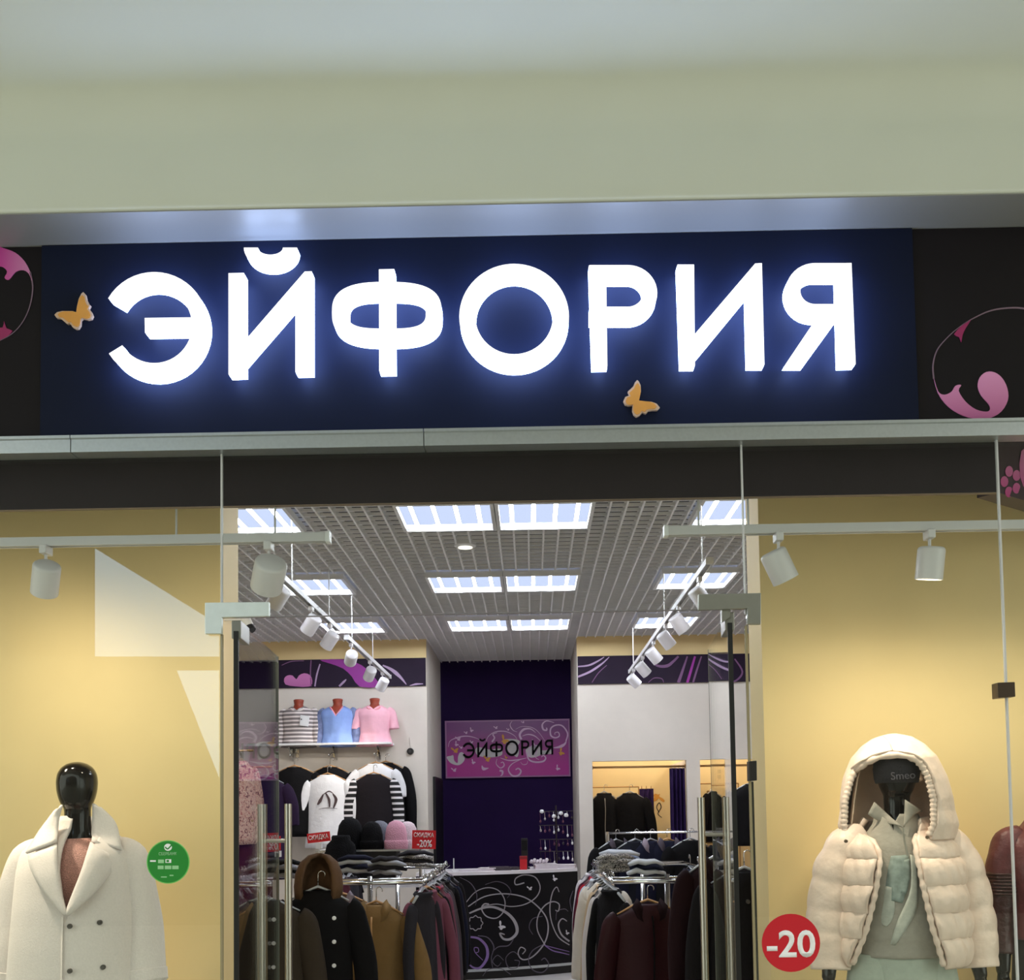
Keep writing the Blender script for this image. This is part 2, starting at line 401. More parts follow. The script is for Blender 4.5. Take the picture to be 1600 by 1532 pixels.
M_lens_on = emat('spot_lens_glow', (255, 236, 200), 14)
M_lens_off = mat('spot_lens', (120, 118, 120), .2)
def spot(label, top, aim, r=.05, L=.12, lit=True, energy=0, drop=.085, size=70, col=(1, .87, .66)):
    top = Vector(top); g = empty('track_spotlight', top); tag(g, label, 'spotlight', 'track spotlights')
    MB().box((-.014, -.03, -.03), (.014, .03, .004)).build('adapter', M_spot, g, bev=.004)
    MB().tube([(0, 0, -.025), (0, 0, -drop)], .006, 8).build('arm', M_spot, g)
    dirv = (Vector(aim)-top).normalized(); q = dirv.to_track_quat('-Z', 'Y'); c = Vector((0, 0, -drop-.035))
    prof = [(0, L*.5), (r*.82, L*.5), (r*.95, L*.46), (r, L*.4), (r, -L*.5), (r*.9, -L*.5), (r*.86, -L*.42), (0, -L*.42)]
    hb = autosmooth(MB().lathe(prof, n=20).build('housing', M_spot, g)); hb.rotation_mode = 'QUATERNION'; hb.rotation_quaternion = q; hb.location = c
    ln = MB().lathe([(0, -L*.43), (r*.84, -L*.43), (r*.84, -L*.45), (0, -L*.45)], n=20).build('lens', M_lens_on if lit else M_lens_off, hb)
    if energy:
        ld = bpy.data.lights.new('spot_beam', 'SPOT'); ld.energy = energy; ld.color = col; ld.spot_size = radians(size); ld.spot_blend = 1.0; ld.shadow_soft_size = r*.8
        lo = bpy.data.objects.new('spot_beam', ld); C.objects.link(lo); lo.parent = g; lo.rotation_mode = 'QUATERNION'; lo.rotation_quaternion = q
        lo.location = c+dirv*(L*.5+.01)
    return g
def tx(px): return at(px, 840, DT).x
E1 = 13
spot('white spotlight near the left window edge, aimed down to the left', (tx(72), DT, ZD-.02), (tx(-40), 4.3, 2.0), lit=False, energy=E1*1.15, size=170)
spot('white spotlight hanging beyond the left edge of the window', (tx(-160), DT, ZD-.02), (tx(110), 3.98, 1.2), energy=E1*7, size=48)
spot('dull grey spotlight at the inner end of the left display rail', (tx(420), DT, ZD-.02), (tx(330), 4.3, 2.2), r=.06, lit=False, energy=E1*.8, size=165)
spot('white spotlight tilted to the right above the red round sticker', (tx(1216), DT, ZD-.02), (tx(1400), 4.02, 1.75), energy=E1*3.8, size=62)
spot('lit white spotlight pointing down above the hooded mannequin', (tx(1452), DT, ZD-.02), (tx(1415), 4.08, 1.3), energy=E1*1.8, size=165)
spot('white spotlight beyond the right edge of the window', (tx(1700), DT, ZD-.02), (tx(1600), 4.2, 1.3), energy=E1*1.0, size=160)
nth = ['nearest', 'second', 'third', 'fourth', 'fifth', 'sixth']
for i, y in enumerate((6.25, 7.15, 7.85, 8.65, 9.5, 10.35)):
    spot('%s white spotlight on the long right track rail' % nth[i], (XTR, y, ZI-.02), (XTR+1.3, y+.5, 1.2+.1*i), r=.05, L=.125, lit=False, energy=14, size=60)
for i, y in enumerate((6.05, 6.95, 7.6)):
    spot('%s white spotlight on the nearer left track rail' % nth[i], (XTL, y, ZI-.02), (XTL-1.4, y+.9, 1.3), r=.05, L=.125, lit=False, energy=14, size=60)
for i, y in enumerate((8.5, 9.5, 10.3)):
    spot('%s white spotlight on the farther left track rail' % nth[i], (XTL, y, ZI-.02), (XTL-.9, 11.2, 1.7), r=.05, L=.125, lit=False, energy=22, size=60)

# ------------------------------------------------------------------ bulkhead behind the glass
zb = at(800, 783.5, 3.72).z; xbk = at(1558, 740, 3.72).x
bx('trim_bulkhead', XL, xbk, 3.72, 3.732, zb, z_top, M_dark, kind='structure')
bx('trim_bulkhead_edge', XL, xbk, 3.715, 3.733, zb-.003, zb, mat('bulkhead_edge', (120, 100, 84), .5), kind='structure')
p0 = Vector((xbk, 3.72, 0)); p1 = p0+Vector((.75, .55, 0)); nn = Vector((-.55, .75, 0)).normalized()*.08
M_plum2 = mat('plum_print', (48, 22, 40), .4, var=.05, scale=6)
mb = MB(); mb.prism([(p0.x, p0.y, zb), (p1.x, p1.y, zb), (p1.x, p1.y, z_top), (p0.x, p0.y, z_top)], nn)
ab = mb.build('trim_bulkhead_corner', M_plum2); tag(ab, 'plum coloured corner board with a pink flower print', kind='structure')
M_pink = gradmat('pink_print', (176, 40, 120), (226, 150, 196), 'Z', 2.7, 3.0)
def dcorner(px):
    # distance of the angled board at a photo column
    a = at(px, 740, 1).x; s = (p0.x-3.72*a)/(.55*a-.75); return 3.72+.55*s-.004
def flower(cx, cy, r, lst):
    for k in range(5):
        a = pi/2+k*2*pi/5+.3; x, y = cx+r*cos(a)*.62, cy-r*sin(a)
        mb = MB(); mb.prism([at(x+.36*r*cos(t), y+.5*r*sin(t), dcorner(x+.4*r*cos(t))) for t in [2*pi*j/12 for j in range(12)]], (0, .002, 0)); mb.build('petal_print', M_pink, ab)
flower(1580, 753, 17, None)
mb = MB(); mb.prism([at(x, y, dcorner(x)) for x, y in ((1596, 705), (1593, 725), (1594, 745), (1599, 760), (1606, 766), (1612, 740), (1608, 712), (1602, 700))], (0, .002, 0)); mb.build('leaf_print', M_pink, ab)

# ------------------------------------------------------------------ sign
sg = empty('shop_sign', at(750, 520, DS)); sg.location = (0, 0, 0); tag(sg, 'long black shop sign with glowing white letters and orange butterflies', 'shop sign')
M_sign = mat('black_sign_panel', (13, 20, 42), .6, var=.05, scale=5, spec=.15)
M_sign2 = mat('charcoal_sign_panel', (26, 22, 25), .6, var=.05, scale=5, spec=.15)
z_bot = at(800, 671, DS).z; xs0, xs1 = at(64, 520, DS).x, at(1431, 520, DS).x
bx('centre_panel', xs0, xs1, DS, DS+.05, z_bot, z_top-.006, M_sign, sg)
bx('side_panel', -4.2, xs0-.002, DS+.008, DS+.05, z_bot, z_top-.006, M_sign2, sg)
bx('side_panel', xs1+.002, 4.2, DS+.008, DS+.05, z_bot, z_top-.006, M_sign2, sg)
M_face = emat('letter_face_glow', (252, 254, 255), 1.8)
M_side = emat('letter_side_glow', (170, 196, 255), 13)
DL = DS-.085; TH = .032; GAP = DS-.012
def letter(fn):
    """face plate (opal white) with a blue-white glowing rim behind it, standing off the panel"""
    mb = MB(); fn(mb, DL, .012); o = mb.build('letter', M_face, sg)
    mb = MB(); fn(mb, DL+.012, .05); mb.build('glowing_rim', M_side, o); return o
LAT = [at]
def lat(x, y, d): return LAT[0](x, y, d)
def arc(mb, d, dy, cx, cy, ro, ri, a0, a1, n=40, close=False):
    A, B = [], []
    for i in range(n if close else n+1):
        a = radians(a0+(a1-a0)*i/n)
        A.append(lat(cx+ro[0]*cos(a), cy-ro[1]*sin(a), d)); B.append(lat(cx+ri[0]*cos(a), cy-ri[1]*sin(a), d))
    mb.strip(A, B, (0, dy, 0), close)
def P(mb, d, dy, *pts): mb.prism([lat(x, y, d) for x, y in pts], (0, dy, 0))
def l_e(mb, d, dy):
    arc(mb, d, dy, 241, 508.5, (83.5, 83.3), (59, 59), 149.5, -148)
    P(mb, d, dy, (226, 497), (303, 496), (303, 519), (226.5, 520))
def l_ii(mb, d, dy):
    P(mb, d, dy, (357, 427), (381, 426.5), (381.5, 584), (357, 585)); P(mb, d, dy, (461.5, 445), (487, 424), (487, 581), (461.5, 581.5))
    P(mb, d, dy, (366.3, 585), (357, 585), (357, 562), (476, 424.5), (487, 424), (487, 447), (461.5, 475))
    arc(mb, d, dy, 422.5, 387, (41.5, 31), (19.5, 11), 0, -180, 24)
def l_f(mb, d, dy):
    P(mb, d, dy, (592, 421), (616, 420.5), (617, 579), (592.5, 579.5))
    A, B = [], []
    for i in range(64):
        a = 2*pi*i/64; c, s = cos(a), sin(a); e = lambda v, p: math.copysign(abs(v)**p, v)
        A.append(lat(604.3+85.6*e(c, .72), 488.3-47.7*e(s, .72), d)); B.append(lat(604.3+61*e(c, .62), 488.6-25*e(s, .62), d))
    mb.strip(A, B, (0, dy, 0), True)
def l_o(mb, d, dy): arc(mb, d, dy, 803.3, 494.9, (85.7, 82.5), (60.5, 58.7), 0, 360, 64, True)
def bowl(mb, d, dy, xs, xr, yt, yb, w):
    ro = (yb-yt)/2; cy = (yt+yb)/2; sg_ = 1 if xr > xs else -1; cx = xr-sg_*ro*1.05
    A = [lat(xs, yt, d)]; B = [lat(xs, yt+w, d)]
    for i in range(21):
        a = pi/2-pi*i/20
        A.append(lat(cx+sg_*ro*1.05*cos(a), cy-ro*sin(a), d)); B.append(lat(cx+sg_*(ro*1.05-w)*cos(a), cy-(ro-w)*sin(a), d))
    A.append(lat(xs, yb, d)); B.append(lat(xs, yb-w, d)); mb.strip(A, B, (0, dy, 0))
def l_r(mb, d, dy):
    P(mb, d, dy, (920, 415), (947, 414.5), (949, 572), (925, 572.5)); bowl(mb, d, dy, 921, 1027, 414.3, 502, 22.6)
def l_i(mb, d, dy):
    P(mb, d, dy, (1058.5, 413.5), (1084.5, 413.5), (1086, 571), (1064, 571)); P(mb, d, dy, (1166, 432), (1190.5, 411.3), (1194.5, 570), (1169.5, 570))
    P(mb, d, dy, (1076.5, 571), (1064, 571), (1063.5, 548), (1180, 411.8), (1190.5, 411.3), (1191, 434), (1166, 462.5))
def l_ya(mb, d, dy):
    P(mb, d, dy, (1308, 411.5), (1330.5, 411), (1337, 569), (1312.5, 569.5)); bowl(mb, d, dy, 1320, 1228, 411.2, 497.8, 22.6)
    P(mb, d, dy, (1276, 497), (1309, 497), (1256, 570), (1227, 570))
for fn in (l_e, l_ii, l_f, l_o, l_r, l_i, l_ya): letter(fn)
M_but = mat('orange_butterfly', (214, 148, 62), .5, var=.05, scale=20)
M_rim = mat('butterfly_rim', (206, 176, 150), .5)
BUT1 = [(85, 492), (89, 488), (97, 486.2), (113, 486.2), (119, 488), (120, 480), (123, 467), (127, 459), (130, 456.5), (133.5, 460), (135, 468), (138, 474), (141, 477), (138.5, 482), (142.5, 487), (145, 493), (143, 498), (137, 499.5), (129, 497.5), (126, 500), (125.5, 508), (122, 513.5), (118, 514), (113, 511), (109, 505), (104.5, 506), (99, 501), (94, 497), (88, 496.5)]
BUT2 = [(1031, 637), (1026, 631), (1018, 628), (1010, 627.5), (998.5, 626), (1001.5, 612), (1001, 602), (998, 596), (995.5, 594), (992, 598), (989.5, 604), (985.5, 608), (981, 612), (983.5, 618), (977, 620.5), (974, 627), (977, 632.5), (982, 634), (988.5, 633), (988, 642), (990.5, 648.5), (994.5, 651.5), (999, 649.5), (1003.5, 644.5), (1009, 646.5), (1013, 642), (1019, 641), (1027, 641)]
for B in (BUT1, BUT2):
    mb = MB(); pxpoly(mb, B, DS-.012, .012); o = mb.build('butterfly', M_rim, sg)
    cx = sum(p[0] for p in B)/len(B); cy = sum(p[1] for p in B)/len(B)
    mb = MB(); pxpoly(mb, [(cx+(x-cx)*.86, cy+(y-cy)*.86) for x, y in B], DS-.0145, .003); mb.build('butterfly_face', M_but, o)
M_p1 = gradmat('pink_swirl_print', (150, 24, 100), (226, 150, 200), 'Z', 2.85, 3.1)
M_p2 = mat('magenta_print', (150, 30, 90), .5)
M_p3 = mat('grey_line_print', (120, 96, 112), .5)
dsp = lambda px: DS+.0055
def printpoly(pts, m, k=4, d=DS+.0055, par=sg, nm='swirl_print'):
    mb = MB(); pxpoly(mb, pts, d, .0025, k); return mb.build(nm, m, par)
printpoly([(1459, 590), (1466, 612), (1476, 617), (1487, 612), (1493, 603), (1502, 602), (1498, 611), (1509, 628), (1525, 640), (1541, 643.5), (1547, 640), (1545, 632), (1533, 618), (1528, 604), (1531, 590), (1541, 581.5), (1554, 582), (1566, 591), (1574, 607), (1575, 625), (1565, 643), (1548, 653), (1528, 655), (1505, 650), (1482, 636), (1466, 615)], M_p1, 3)
printpoly([(1491, 522), (1505, 507), (1517, 500), (1509, 513), (1504, 524), (1502, 535), (1499, 527)], M_p2, 2)
mb = MB(); ribbon(mb, [(1459, 592), (1458, 570), (1464, 548), (1478, 530), (1498, 512), (1520, 498), (1550, 485), (1585, 481), (1612, 484)], (2.5, 1.2, 3), dsp); mb.build('swirl_print', M_p3, sg)
M_p4 = gradmat('pink_swirl_print_left', (196, 60, 150), (212, 150, 190), 'X', -1.85, -1.7)
printpoly([(-12, 384), (6, 388), (24, 395), (38, 408), (47, 425), (50, 440), (45, 428), (36, 422), (24, 425), (14, 437), (7, 434), (11, 425), (4, 417), (-12, 412)], M_p4, 3)
mb = MB(); ribbon(mb, [(47, 425), (51, 450), (46, 480), (34, 505), (18, 522), (0, 532)], (2.5, 1.2, 1), dsp); mb.build('swirl_print', M_p3, sg)
printpoly([(-14, 514), (4, 512), (6, 502), (10, 513), (19, 517), (10, 527), (-4, 533), (-14, 534)], M_p2, 2)

# rail under the sign
rl = empty('trim_rail'); tag(rl, 'silver metal rail running under the sign', kind='structure')
rb = at(800, 694, 3.55).z
edges = [-4.2, at(110, 692, 3.55).x, at(662, 686, 3.55).x, 4.2]
for a, b in zip(edges, edges[1:]):
    o = MB().prism([(a+.0015, 3.552, rb), (a+.0015, 3.552, z_bot-.016), (a+.0015, 3.545, z_bot-.013), (a+.0015, 3.545, z_bot-.003), (a+.0015, 3.62, z_bot-.003), (a+.0015, 3.62, rb)], (b-a-.003, 0, 0)).build('rail_segment', M_alu, rl)

# ------------------------------------------------------------------ glass
zt = at(756, 958, DF).z                # underside of the transom glass
xj1, xj2, xj3 = at(346, 820, DF).x, at(1161, 800, DF).x, at(1566, 900, DF).x
zg = z_bot-.02
def pane(n, x0, x1, z0, z1, lab):
    o = bx('window_%d' % n, x0, x1, DF, DF+.01, z0, z1, M_glass); tag(o, lab, kind='structure'); return o
w1 = pane(1, XL, xj1-.003, 0, zg, 'large clear glass pane of the left shop window')
w2 = pane(2, xj1+.003, xj2-.003, zt, zg, 'clear glass transom above the open doors')
w3 = pane(3, xj2+.003, xj3-.003, 0, zg, 'clear glass pane of the right shop window with a round sticker')
w4 = pane(4, xj3+.003, XR, 0, zg, 'clear glass pane at the far right')
for xx, par in ((xj1, w1), (xj2, w3), (xj3, w4)):
    bx('silicone_joint', xx-.003, xx+.003, DF-.001, DF+.011, 0 if xx == xj3 else zt-.02, zg, M_seal, par)
for xx, par in ((xj1, w1), (xj2, w3)):
    bx('glass_edge', xx-.004, xx+.004, DF+.0005, DF+.0115, 0, zt-.06, mat('pale_glass_edge_strip', (150, 138, 108), .2), par)
bx('glass_edge', xj1, xj2, DF, DF+.0102, zt-.003, zt, mat('grey_glass_edge', (130, 126, 130), .2), w2)
# patch fittings (L shaped clamps)
def lplate(x0, x1, xl, y0, y1, y2, m, nm, par):
    mb = MB()
    for dd in (DF-.022, DF+.012):
        pts = [(x0, y0[0]), (x1, y0[1]), (x1, y1[1])] + ([(xl, y1[0]), (xl, y2), (x0, y2)] if xl < (x0+x1)/2 else [])
        if xl > (x0+x1)/2: pts = [(x0, y0[0]), (x1, y0[1]), (x1, y2), (xl, y2), (xl, y1[1]), (x0, y1[0])]
        mb.prism([at(px, py, dd) for px, py in pts], (0, .02 if dd < DF else .018, 0))
    return mb.build(nm, m, par, bev=.0015)
M_patch = mat('satin_patch_reflecting', (216, 224, 222), .4, .4, var=.03)  # left fitting: white reflection put into its paler colour
M_patch2 = mat('grey_patch_fitting', (150, 150, 142), .35, .7, var=.03)
f1 = lplate(320, 420, 346, (942, 941), (965, 963), 990.5, M_patch, 'patch_fitting', w2)
f2 = lplate(1091.5, 1189, 1168, (929, 927), (953.5, 951), 975.5, M_patch2, 'patch_fitting', w2)
cl = MB(); cl.prism([at(px, py, DF-.02) for px, py in ((1559, 1067), (1586, 1066), (1587, 1089), (1560, 1091))], (0, .05, 0)); cl.build('glass_clamp', mat('dark_steel_clamp', (74, 62, 50), .3, .6), w4, bev=.002)
cl = MB(); cl.prism([at(px, py, DF-.015) for px, py in ((1170.5, 1190), (1182.5, 1189), (1183, 1220), (1171, 1221))], (0, .04, 0)); cl.build('glass_clamp', mat('black_clamp', (30, 28, 26), .4), w3, bev=.002)
bx('dark_seal', at(1177, 1350, DF).x, at(1182, 1350, DF).x, DF+.012, DF+.03, 0, at(1177, 1222, DF).z, mat('dark_seal', (38, 34, 26), .5), w3)

# doors, swung inwards
def glass_door(n, label, hinge, ang, L, sgn):
    """leaf in local coords runs along +X (hinge at origin); rotated about the hinge"""
    g = empty('door_%d' % n, (hinge, DF+.005, 0), ang); tag(g, label, kind='structure')
    MB().box((0, -.005, .01), (L, .005, zt-.012)).build('leaf', M_glass, g)
    MB().box((L, -.006, .01), (L+.004, .006, zt-.012)).build('leaf_edge', mat('pale_glass_edge', (110, 112, 104), .2), g)
    MB().box((-.012, -.008, .01), (.0, .008, zt-.05)).build('edge_seal', M_black, g)
    for z0, z1 in ((zt-.075, zt-.012), (.01, .075)):
        MB().box((-.005, -.016, z0), (.15, .016, z1)).build('hinge_patch', M_patch2, g, bev=.002)
    hx = L-.07; ztop = at(430, 1257, DF+L).z
    for s in (-1, 1):
        h = MB().tube([(hx, s*.056, .45), (hx, s*.056, ztop)], .0155, 14).build('handle', M_steel, g); autosmooth(h)
    for zz in (ztop-.155, .6):
        b = MB().tube([(hx, -.056, zz), (hx, .056, zz)], .009, 10).build('handle_bracket', M_steel, g); autosmooth(b)
    return g
hl, hr = at(369, 1000, DF).x, at(1141, 1000, DF).x
LD = (hr-hl)/2
glass_door(1, 'left glass door leaf swung inwards with tall steel handles', hl, radians(94.5), LD, 1)
glass_door(2, 'right glass door leaf swung inwards with tall steel handles', hr, radians(180-95), LD, 1)
# pivot block under the right fitting and small white camera beside the left hinge
mb = MB(); mb.prism([at(px, py, DF-.01) for px, py in ((1128, 951), (1141, 951), (1141, 964), (1128, 973))], (0, .03, 0)); mb.build('pivot_block', M_patch2, w2)
p = at(384, 972, 4.56); g = empty('bullet_camera', p); tag(g, 'small white cylinder camera with dark front by the left hinge', 'camera')
d = Vector((.06, -.03, -.08)).normalized()
autosmooth(MB().tube([Vector((0, 0, .012))-d*.03, Vector((0, 0, .012)), d*.03], [.016, .021, .021], 14).build('body', M_white, g))
autosmooth(MB().tube([d*.03, d*.055], [.021, .019], 14).build('front_ring', mat('dark_lens_ring', (40, 40, 44), .3), g))
bx('bracket', XDL-p.x+.0005, 0, -.006, .006, .006, .02, M_white, g)
# ------------------------------------------------------------------ stickers on the glass
M_red = mat('red_vinyl', (196, 20, 38), .4); M_stw = mat('white_vinyl', (240, 238, 240), .4)
def disc(mb, cx, cy, rx, ry, d, dy, n=40): mb.prism([at(cx+rx*cos(2*pi*i/n), cy-ry*sin(2*pi*i/n), d) for i in range(n)], (0, dy, 0))
st = empty('sale_sticker'); tag(st, 'round red sale sticker reading -20 on the right window', 'sticker')
mb = MB(); disc(mb, 1236, 1474, 45.5, 45.5, DF-.003, .0029); mb.build('disc', M_red, st)
put_text('lettering', '-20', (1198, 1454, 1274, 1497), DF-.0035, M_stw, st, bold=.02, thick=.001)
st = empty('payment_sticker'); tag(st, 'round green card payment sticker on the left window', 'sticker')
M_grn = mat('green_vinyl', (24, 132, 38), .4); M_lg = mat('pale_green_print', (150, 205, 150), .5)
mb = MB(); disc(mb, 262.5, 1347.5, 33.5, 34, DF-.003, .0029); mb.build('disc', mat('light_green_vinyl', (110, 196, 96), .4), st)
mb = MB(); disc(mb, 262.5, 1347.5, 32, 32.5, DF-.0035, .002); mb.build('face', M_grn, st)
mb = MB(); disc(mb, 262.5, 1324.5, 6, 5.6, DF-.004, .001); mb.build('emblem', M_stw, st)
mb = MB(); ribbon(mb, [(258, 1324), (262, 1327), (268, 1321)], (2, 2, 2), lambda p: DF-.0046, dy=.0006); mb.build('tick', M_grn, st)
put_text('lettering', 'СБЕРБАНК', (248, 1332, 276, 1337), DF-.004, M_lg, st, bold=.01, thick=.0006)
for x, y, w in ((239, 1346, 9), (251.5, 1346.5, 9), (263, 1346, 9), (251, 1356, 9), (262.5, 1356, 10), (274, 1356, 10)):
    h = 1.2 if x == 239 else 2.8
    mb = MB(); mb.prism([at(x+i*w/2, y+j*h, DF-.004) for i, j in ((-1, -1), (1, -1), (1, 1), (-1, 1))], (0, .001, 0)); mb.build('card_mark', M_stw if x == 263 or x == 239 else M_lg, st)
mb = MB(); mb.prism([at(x, y, DF-.0046) for x, y in ((260, 1344.2), (264, 1344.2), (264, 1347.8), (260, 1347.8))], (0, .0005, 0)); mb.build('card_mark', M_grn, st)
for x, y, w in ((256, 1371, 9), (268, 1368.5, 6)):
    mb = MB(); mb.prism([at(x+i*w/2, y+j*.9, DF-.004) for i, j in ((-1, -1), (1, -1), (1, 1), (-1, 1))], (0, .001, 0)); mb.build('small_print', M_lg, st)

# ------------------------------------------------------------------ mannequins
M_man = mat('glossy_black_mannequin', (16, 11, 9), .12, coat=.1, spec=.3)
def sell(cx, cy, z, rx, ry, n=28, p=1.0):
    e = lambda v: math.copysign(abs(v)**p, v)
    return [Vector((cx+rx*e(sin(2*pi*k/n)), cy-ry*e(cos(2*pi*k/n)), z)) for k in range(n)]
def hand(mb, w, s, down=Vector((0, 0, -1)), k=1.0):
    """relaxed hand hanging from wrist w: palm, four curled fingers of unequal length, thumb leaving the side of the palm"""
    fwd = Vector((0, -1, 0)); side = Vector((s, 0, 0))
    mb.tube([w, w+down*.03*k, w+down*.06*k-side*.002, w+down*.09*k], [.022*k, .027*k, .032*k, .028*k], 10, flat=.6)
    # the palm faces the thigh, so fingers line up front to back
    for j, (off, ln) in enumerate(((-.026, .072), (-.009, .082), (.009, .077), (.025, .060))):
        b = w+down*.085*k+Vector((0, off*k, 0)); a1 = b+down*ln*.45*k-side*.006*k; a2 = a1+down*ln*.33*k-side*.016*k; a3 = a2+down*ln*.24*k-side*.02*k
        mb.tube([b-down*.02*k, b, a1, a2, a3], [.009*k, .0095*k, .0088*k, .008*k, .0062*k], 8)
    b = w+down*.03*k+fwd*.022*k; mb.tube([b, b+down*.022*k+fwd*.02*k, b+down*.055*k+fwd*.027*k-side*.006*k, b+down*.08*k+fwd*.024*k-side*.014*k], [.012*k, .011*k, .0095*k, .007*k], 8)
def mannequin(name, label, loc, rz, arms=((.235, .262), (.235, .262)), head=True, hz=0.0, vox=.0085):
    g = empty(name, loc, rz); tag(g, label, 'mannequin', 'shop window mannequins')
    mb = MB()
    tor = [(1.56, .05, .052), (1.53, .056, .056), (1.50, .075, .062), (1.475, .125, .078), (1.445, .168, .088), (1.40, .176, .098), (1.33, .168, .108), (1.24, .15, .104), (1.14, .127, .09), (1.08, .124, .088), (1.0, .145, .1), (.92, .168, .114), (.86, .17, .116), (.82, .14, .1)]
    mb.loft([sell(0, 0, z, a, b) for z, a, b in tor])
    for s, (e, w) in zip((-1, 1), arms):
        mb.tube([(s*.15, 0, 1.44), (s*.185, .005, 1.425), (s*.21, .012, 1.32), (s*e, .02, 1.17), (s*(e+w)/2, .0, 1.05), (s*w, -.02, .93)], [.05, .052, .046, .038, .037, .026], 12)
        hand(mb, Vector((s*w, -.02, .935)), s)
        mb.tube([(s*.085, 0, .9), (s*.088, 0, .72), (s*.085, -.005, .5), (s*.085, .012, .33), (s*.085, .015, .09)], [.088, .078, .052, .05, .034], 12)
        mb.tube([(s*.085, .03, .05), (s*.087, -.06, .035), (s*.09, -.15, .025)], [.04, .038, .022], 10)
    if head:
        mb.tube([(0, 0, 1.5), (0, -.004, 1.56), (0, -.006, 1.65)], [.056, .05, .05], 16)
        ep = [(1.628, .03, .034), (1.632, .047, .052), (1.645, .057, .066), (1.67, .066, .08), (1.70, .0725, .089), (1.735, .0745, .092), (1.765, .071, .086), (1.79, .058, .07), (1.806, .036, .044), (1.813, .012, .014)]
        mb.loft([sell(0, -.012, z+hz, a, b) for z, a, b in ep])
    o = mb.build('body', M_man, g, fix=True)
    md = o.modifiers.new('remesh', 'REMESH'); md.mode = 'VOXEL'; md.voxel_size = vox; md.use_smooth_shade = True
    sm = o.modifiers.new('relax', 'SMOOTH'); sm.factor = .5; sm.iterations = 4
    baked(o); o.data.shade_smooth()
    autosmooth(MB().lathe([(0, .0), (.16, .0), (.16, .006), (.15, .01), (0, .01)], n=32).build('base_plate', M_steel, g))
    return g
def sheet(name, m, par, secs, edges, zs, nu=64, disp=None, pw=1.0, thick=.012, smooth=True):
    """garment sheet wrapped round the body from its front-right edge, over the back, to its front-left edge.
       secs rows: (z, cx, cy, rx, ry) rising; edges rows: (z, xl, xr) where the front opening lies"""
    v = []; f = []
    e = lambda q: math.copysign(abs(q)**pw, q)
    for i, z in enumerate(zs):
        cx, cy, rx, ry = interp(secs, z); xl, xr = interp(edges, z)
        cl = lambda q: max(-.999, min(.999, q))
        tr, tl = asin(cl((xr-cx)/rx)), asin(cl((xl-cx)/rx))
        for j in range(nu+1):
            t = tr+(2*pi+tl-tr)*j/nu; k = 1.0+(disp(t, z) if disp else 0)
            v.append((cx+rx*k*e(sin(t)), cy-ry*k*e(cos(t)), z))
    for i in range(len(zs)-1):
        for j in range(nu): f.append((i*(nu+1)+j, i*(nu+1)+j+1, (i+1)*(nu+1)+j+1, (i+1)*(nu+1)+j))
    o = pyd(name, v, f, m, par, smooth)
    bm = bmesh.new(); bm.from_mesh(o.data); bmesh.ops.remove_doubles(bm, verts=bm.verts, dist=2e-4); bm.to_mesh(o.data); bm.free(); o.data.shade_smooth()
    solid(o, thick, 1.0); return o
def frange(a, b, n): return [a+(b-a)*i/(n-1) for i in range(n)]
def sleeve(name, m, par, path, rad, n=22, k=6, disp=None, flat=.85, rings=40):
    P = smoothline([Vector(p) for p in path], k); R = [interp([(i/(len(rad)-1), r_) for i, r_ in enumerate(rad)], t/(len(P)-1))[0] for t in range(len(P))]
    mb = MB(); rr = []; up0 = Vector((0, 1, 0))
    for i, p in enumerate(P):
        t = (P[min(i+1, len(P)-1)]-P[max(i-1, 0)]).normalized(); u = t.cross(up0).normalized(); w = u.cross(t).normalized()
        ring = []
        for q in range(n):
            a = 2*pi*q/n; kf = R[i]*(1+(disp(a, i/(len(P)-1)) if disp else 0)); ring.append(p+u*kf*cos(a)+w*kf*flat*sin(a))
        rr.append(ring)
    mb.loft(rr); return mb.build(name, m, par, smooth=True)
def patch_between(name, m, par, inner, outer, yf, n=14, k=6, lift=.012, thick=.006, px=True, d=3.93, puff=.004):
    """cloth patch between two edge lines (photo pixels); yf(x, z) = y of the surface it lies on"""
    def rs(L):
        P = smoothline([Vector(p) for p in L], 6); ds = [0]
        for a, b in zip(P, P[1:]): ds.append(ds[-1]+(b-a).length)
        out = []
        for i in range(n):
            s = ds[-1]*i/(n-1); j = 0
            while j < len(ds)-2 and ds[j+1] < s: j += 1
            t = (s-ds[j])/max(1e-9, ds[j+1]-ds[j]); out.append(P[j].lerp(P[j+1], t))
        return out
    A, B = rs(inner), rs(outer); v = []; f = []
    for i in range(n):
        for j in range(k+1):
            q = A[i].lerp(B[i], j/k); w = at(q.x, q.y, d)
            y = yf(w.x, w.z)-lift-puff*sin(pi*j/k); w = at(q.x, q.y, y); v.append((w.x, y, w.z))
    for i in range(n-1):
        for j in range(k): f.append((i*(k+1)+j, i*(k+1)+j+1, (i+1)*(k+1)+j+1, (i+1)*(k+1)+j))
    o = pyd(name, v, f, m, None, True); solid(o, thick, 0)
    if par: o.parent = par; o.matrix_parent_inverse = par.matrix_world.inverted()
    return o

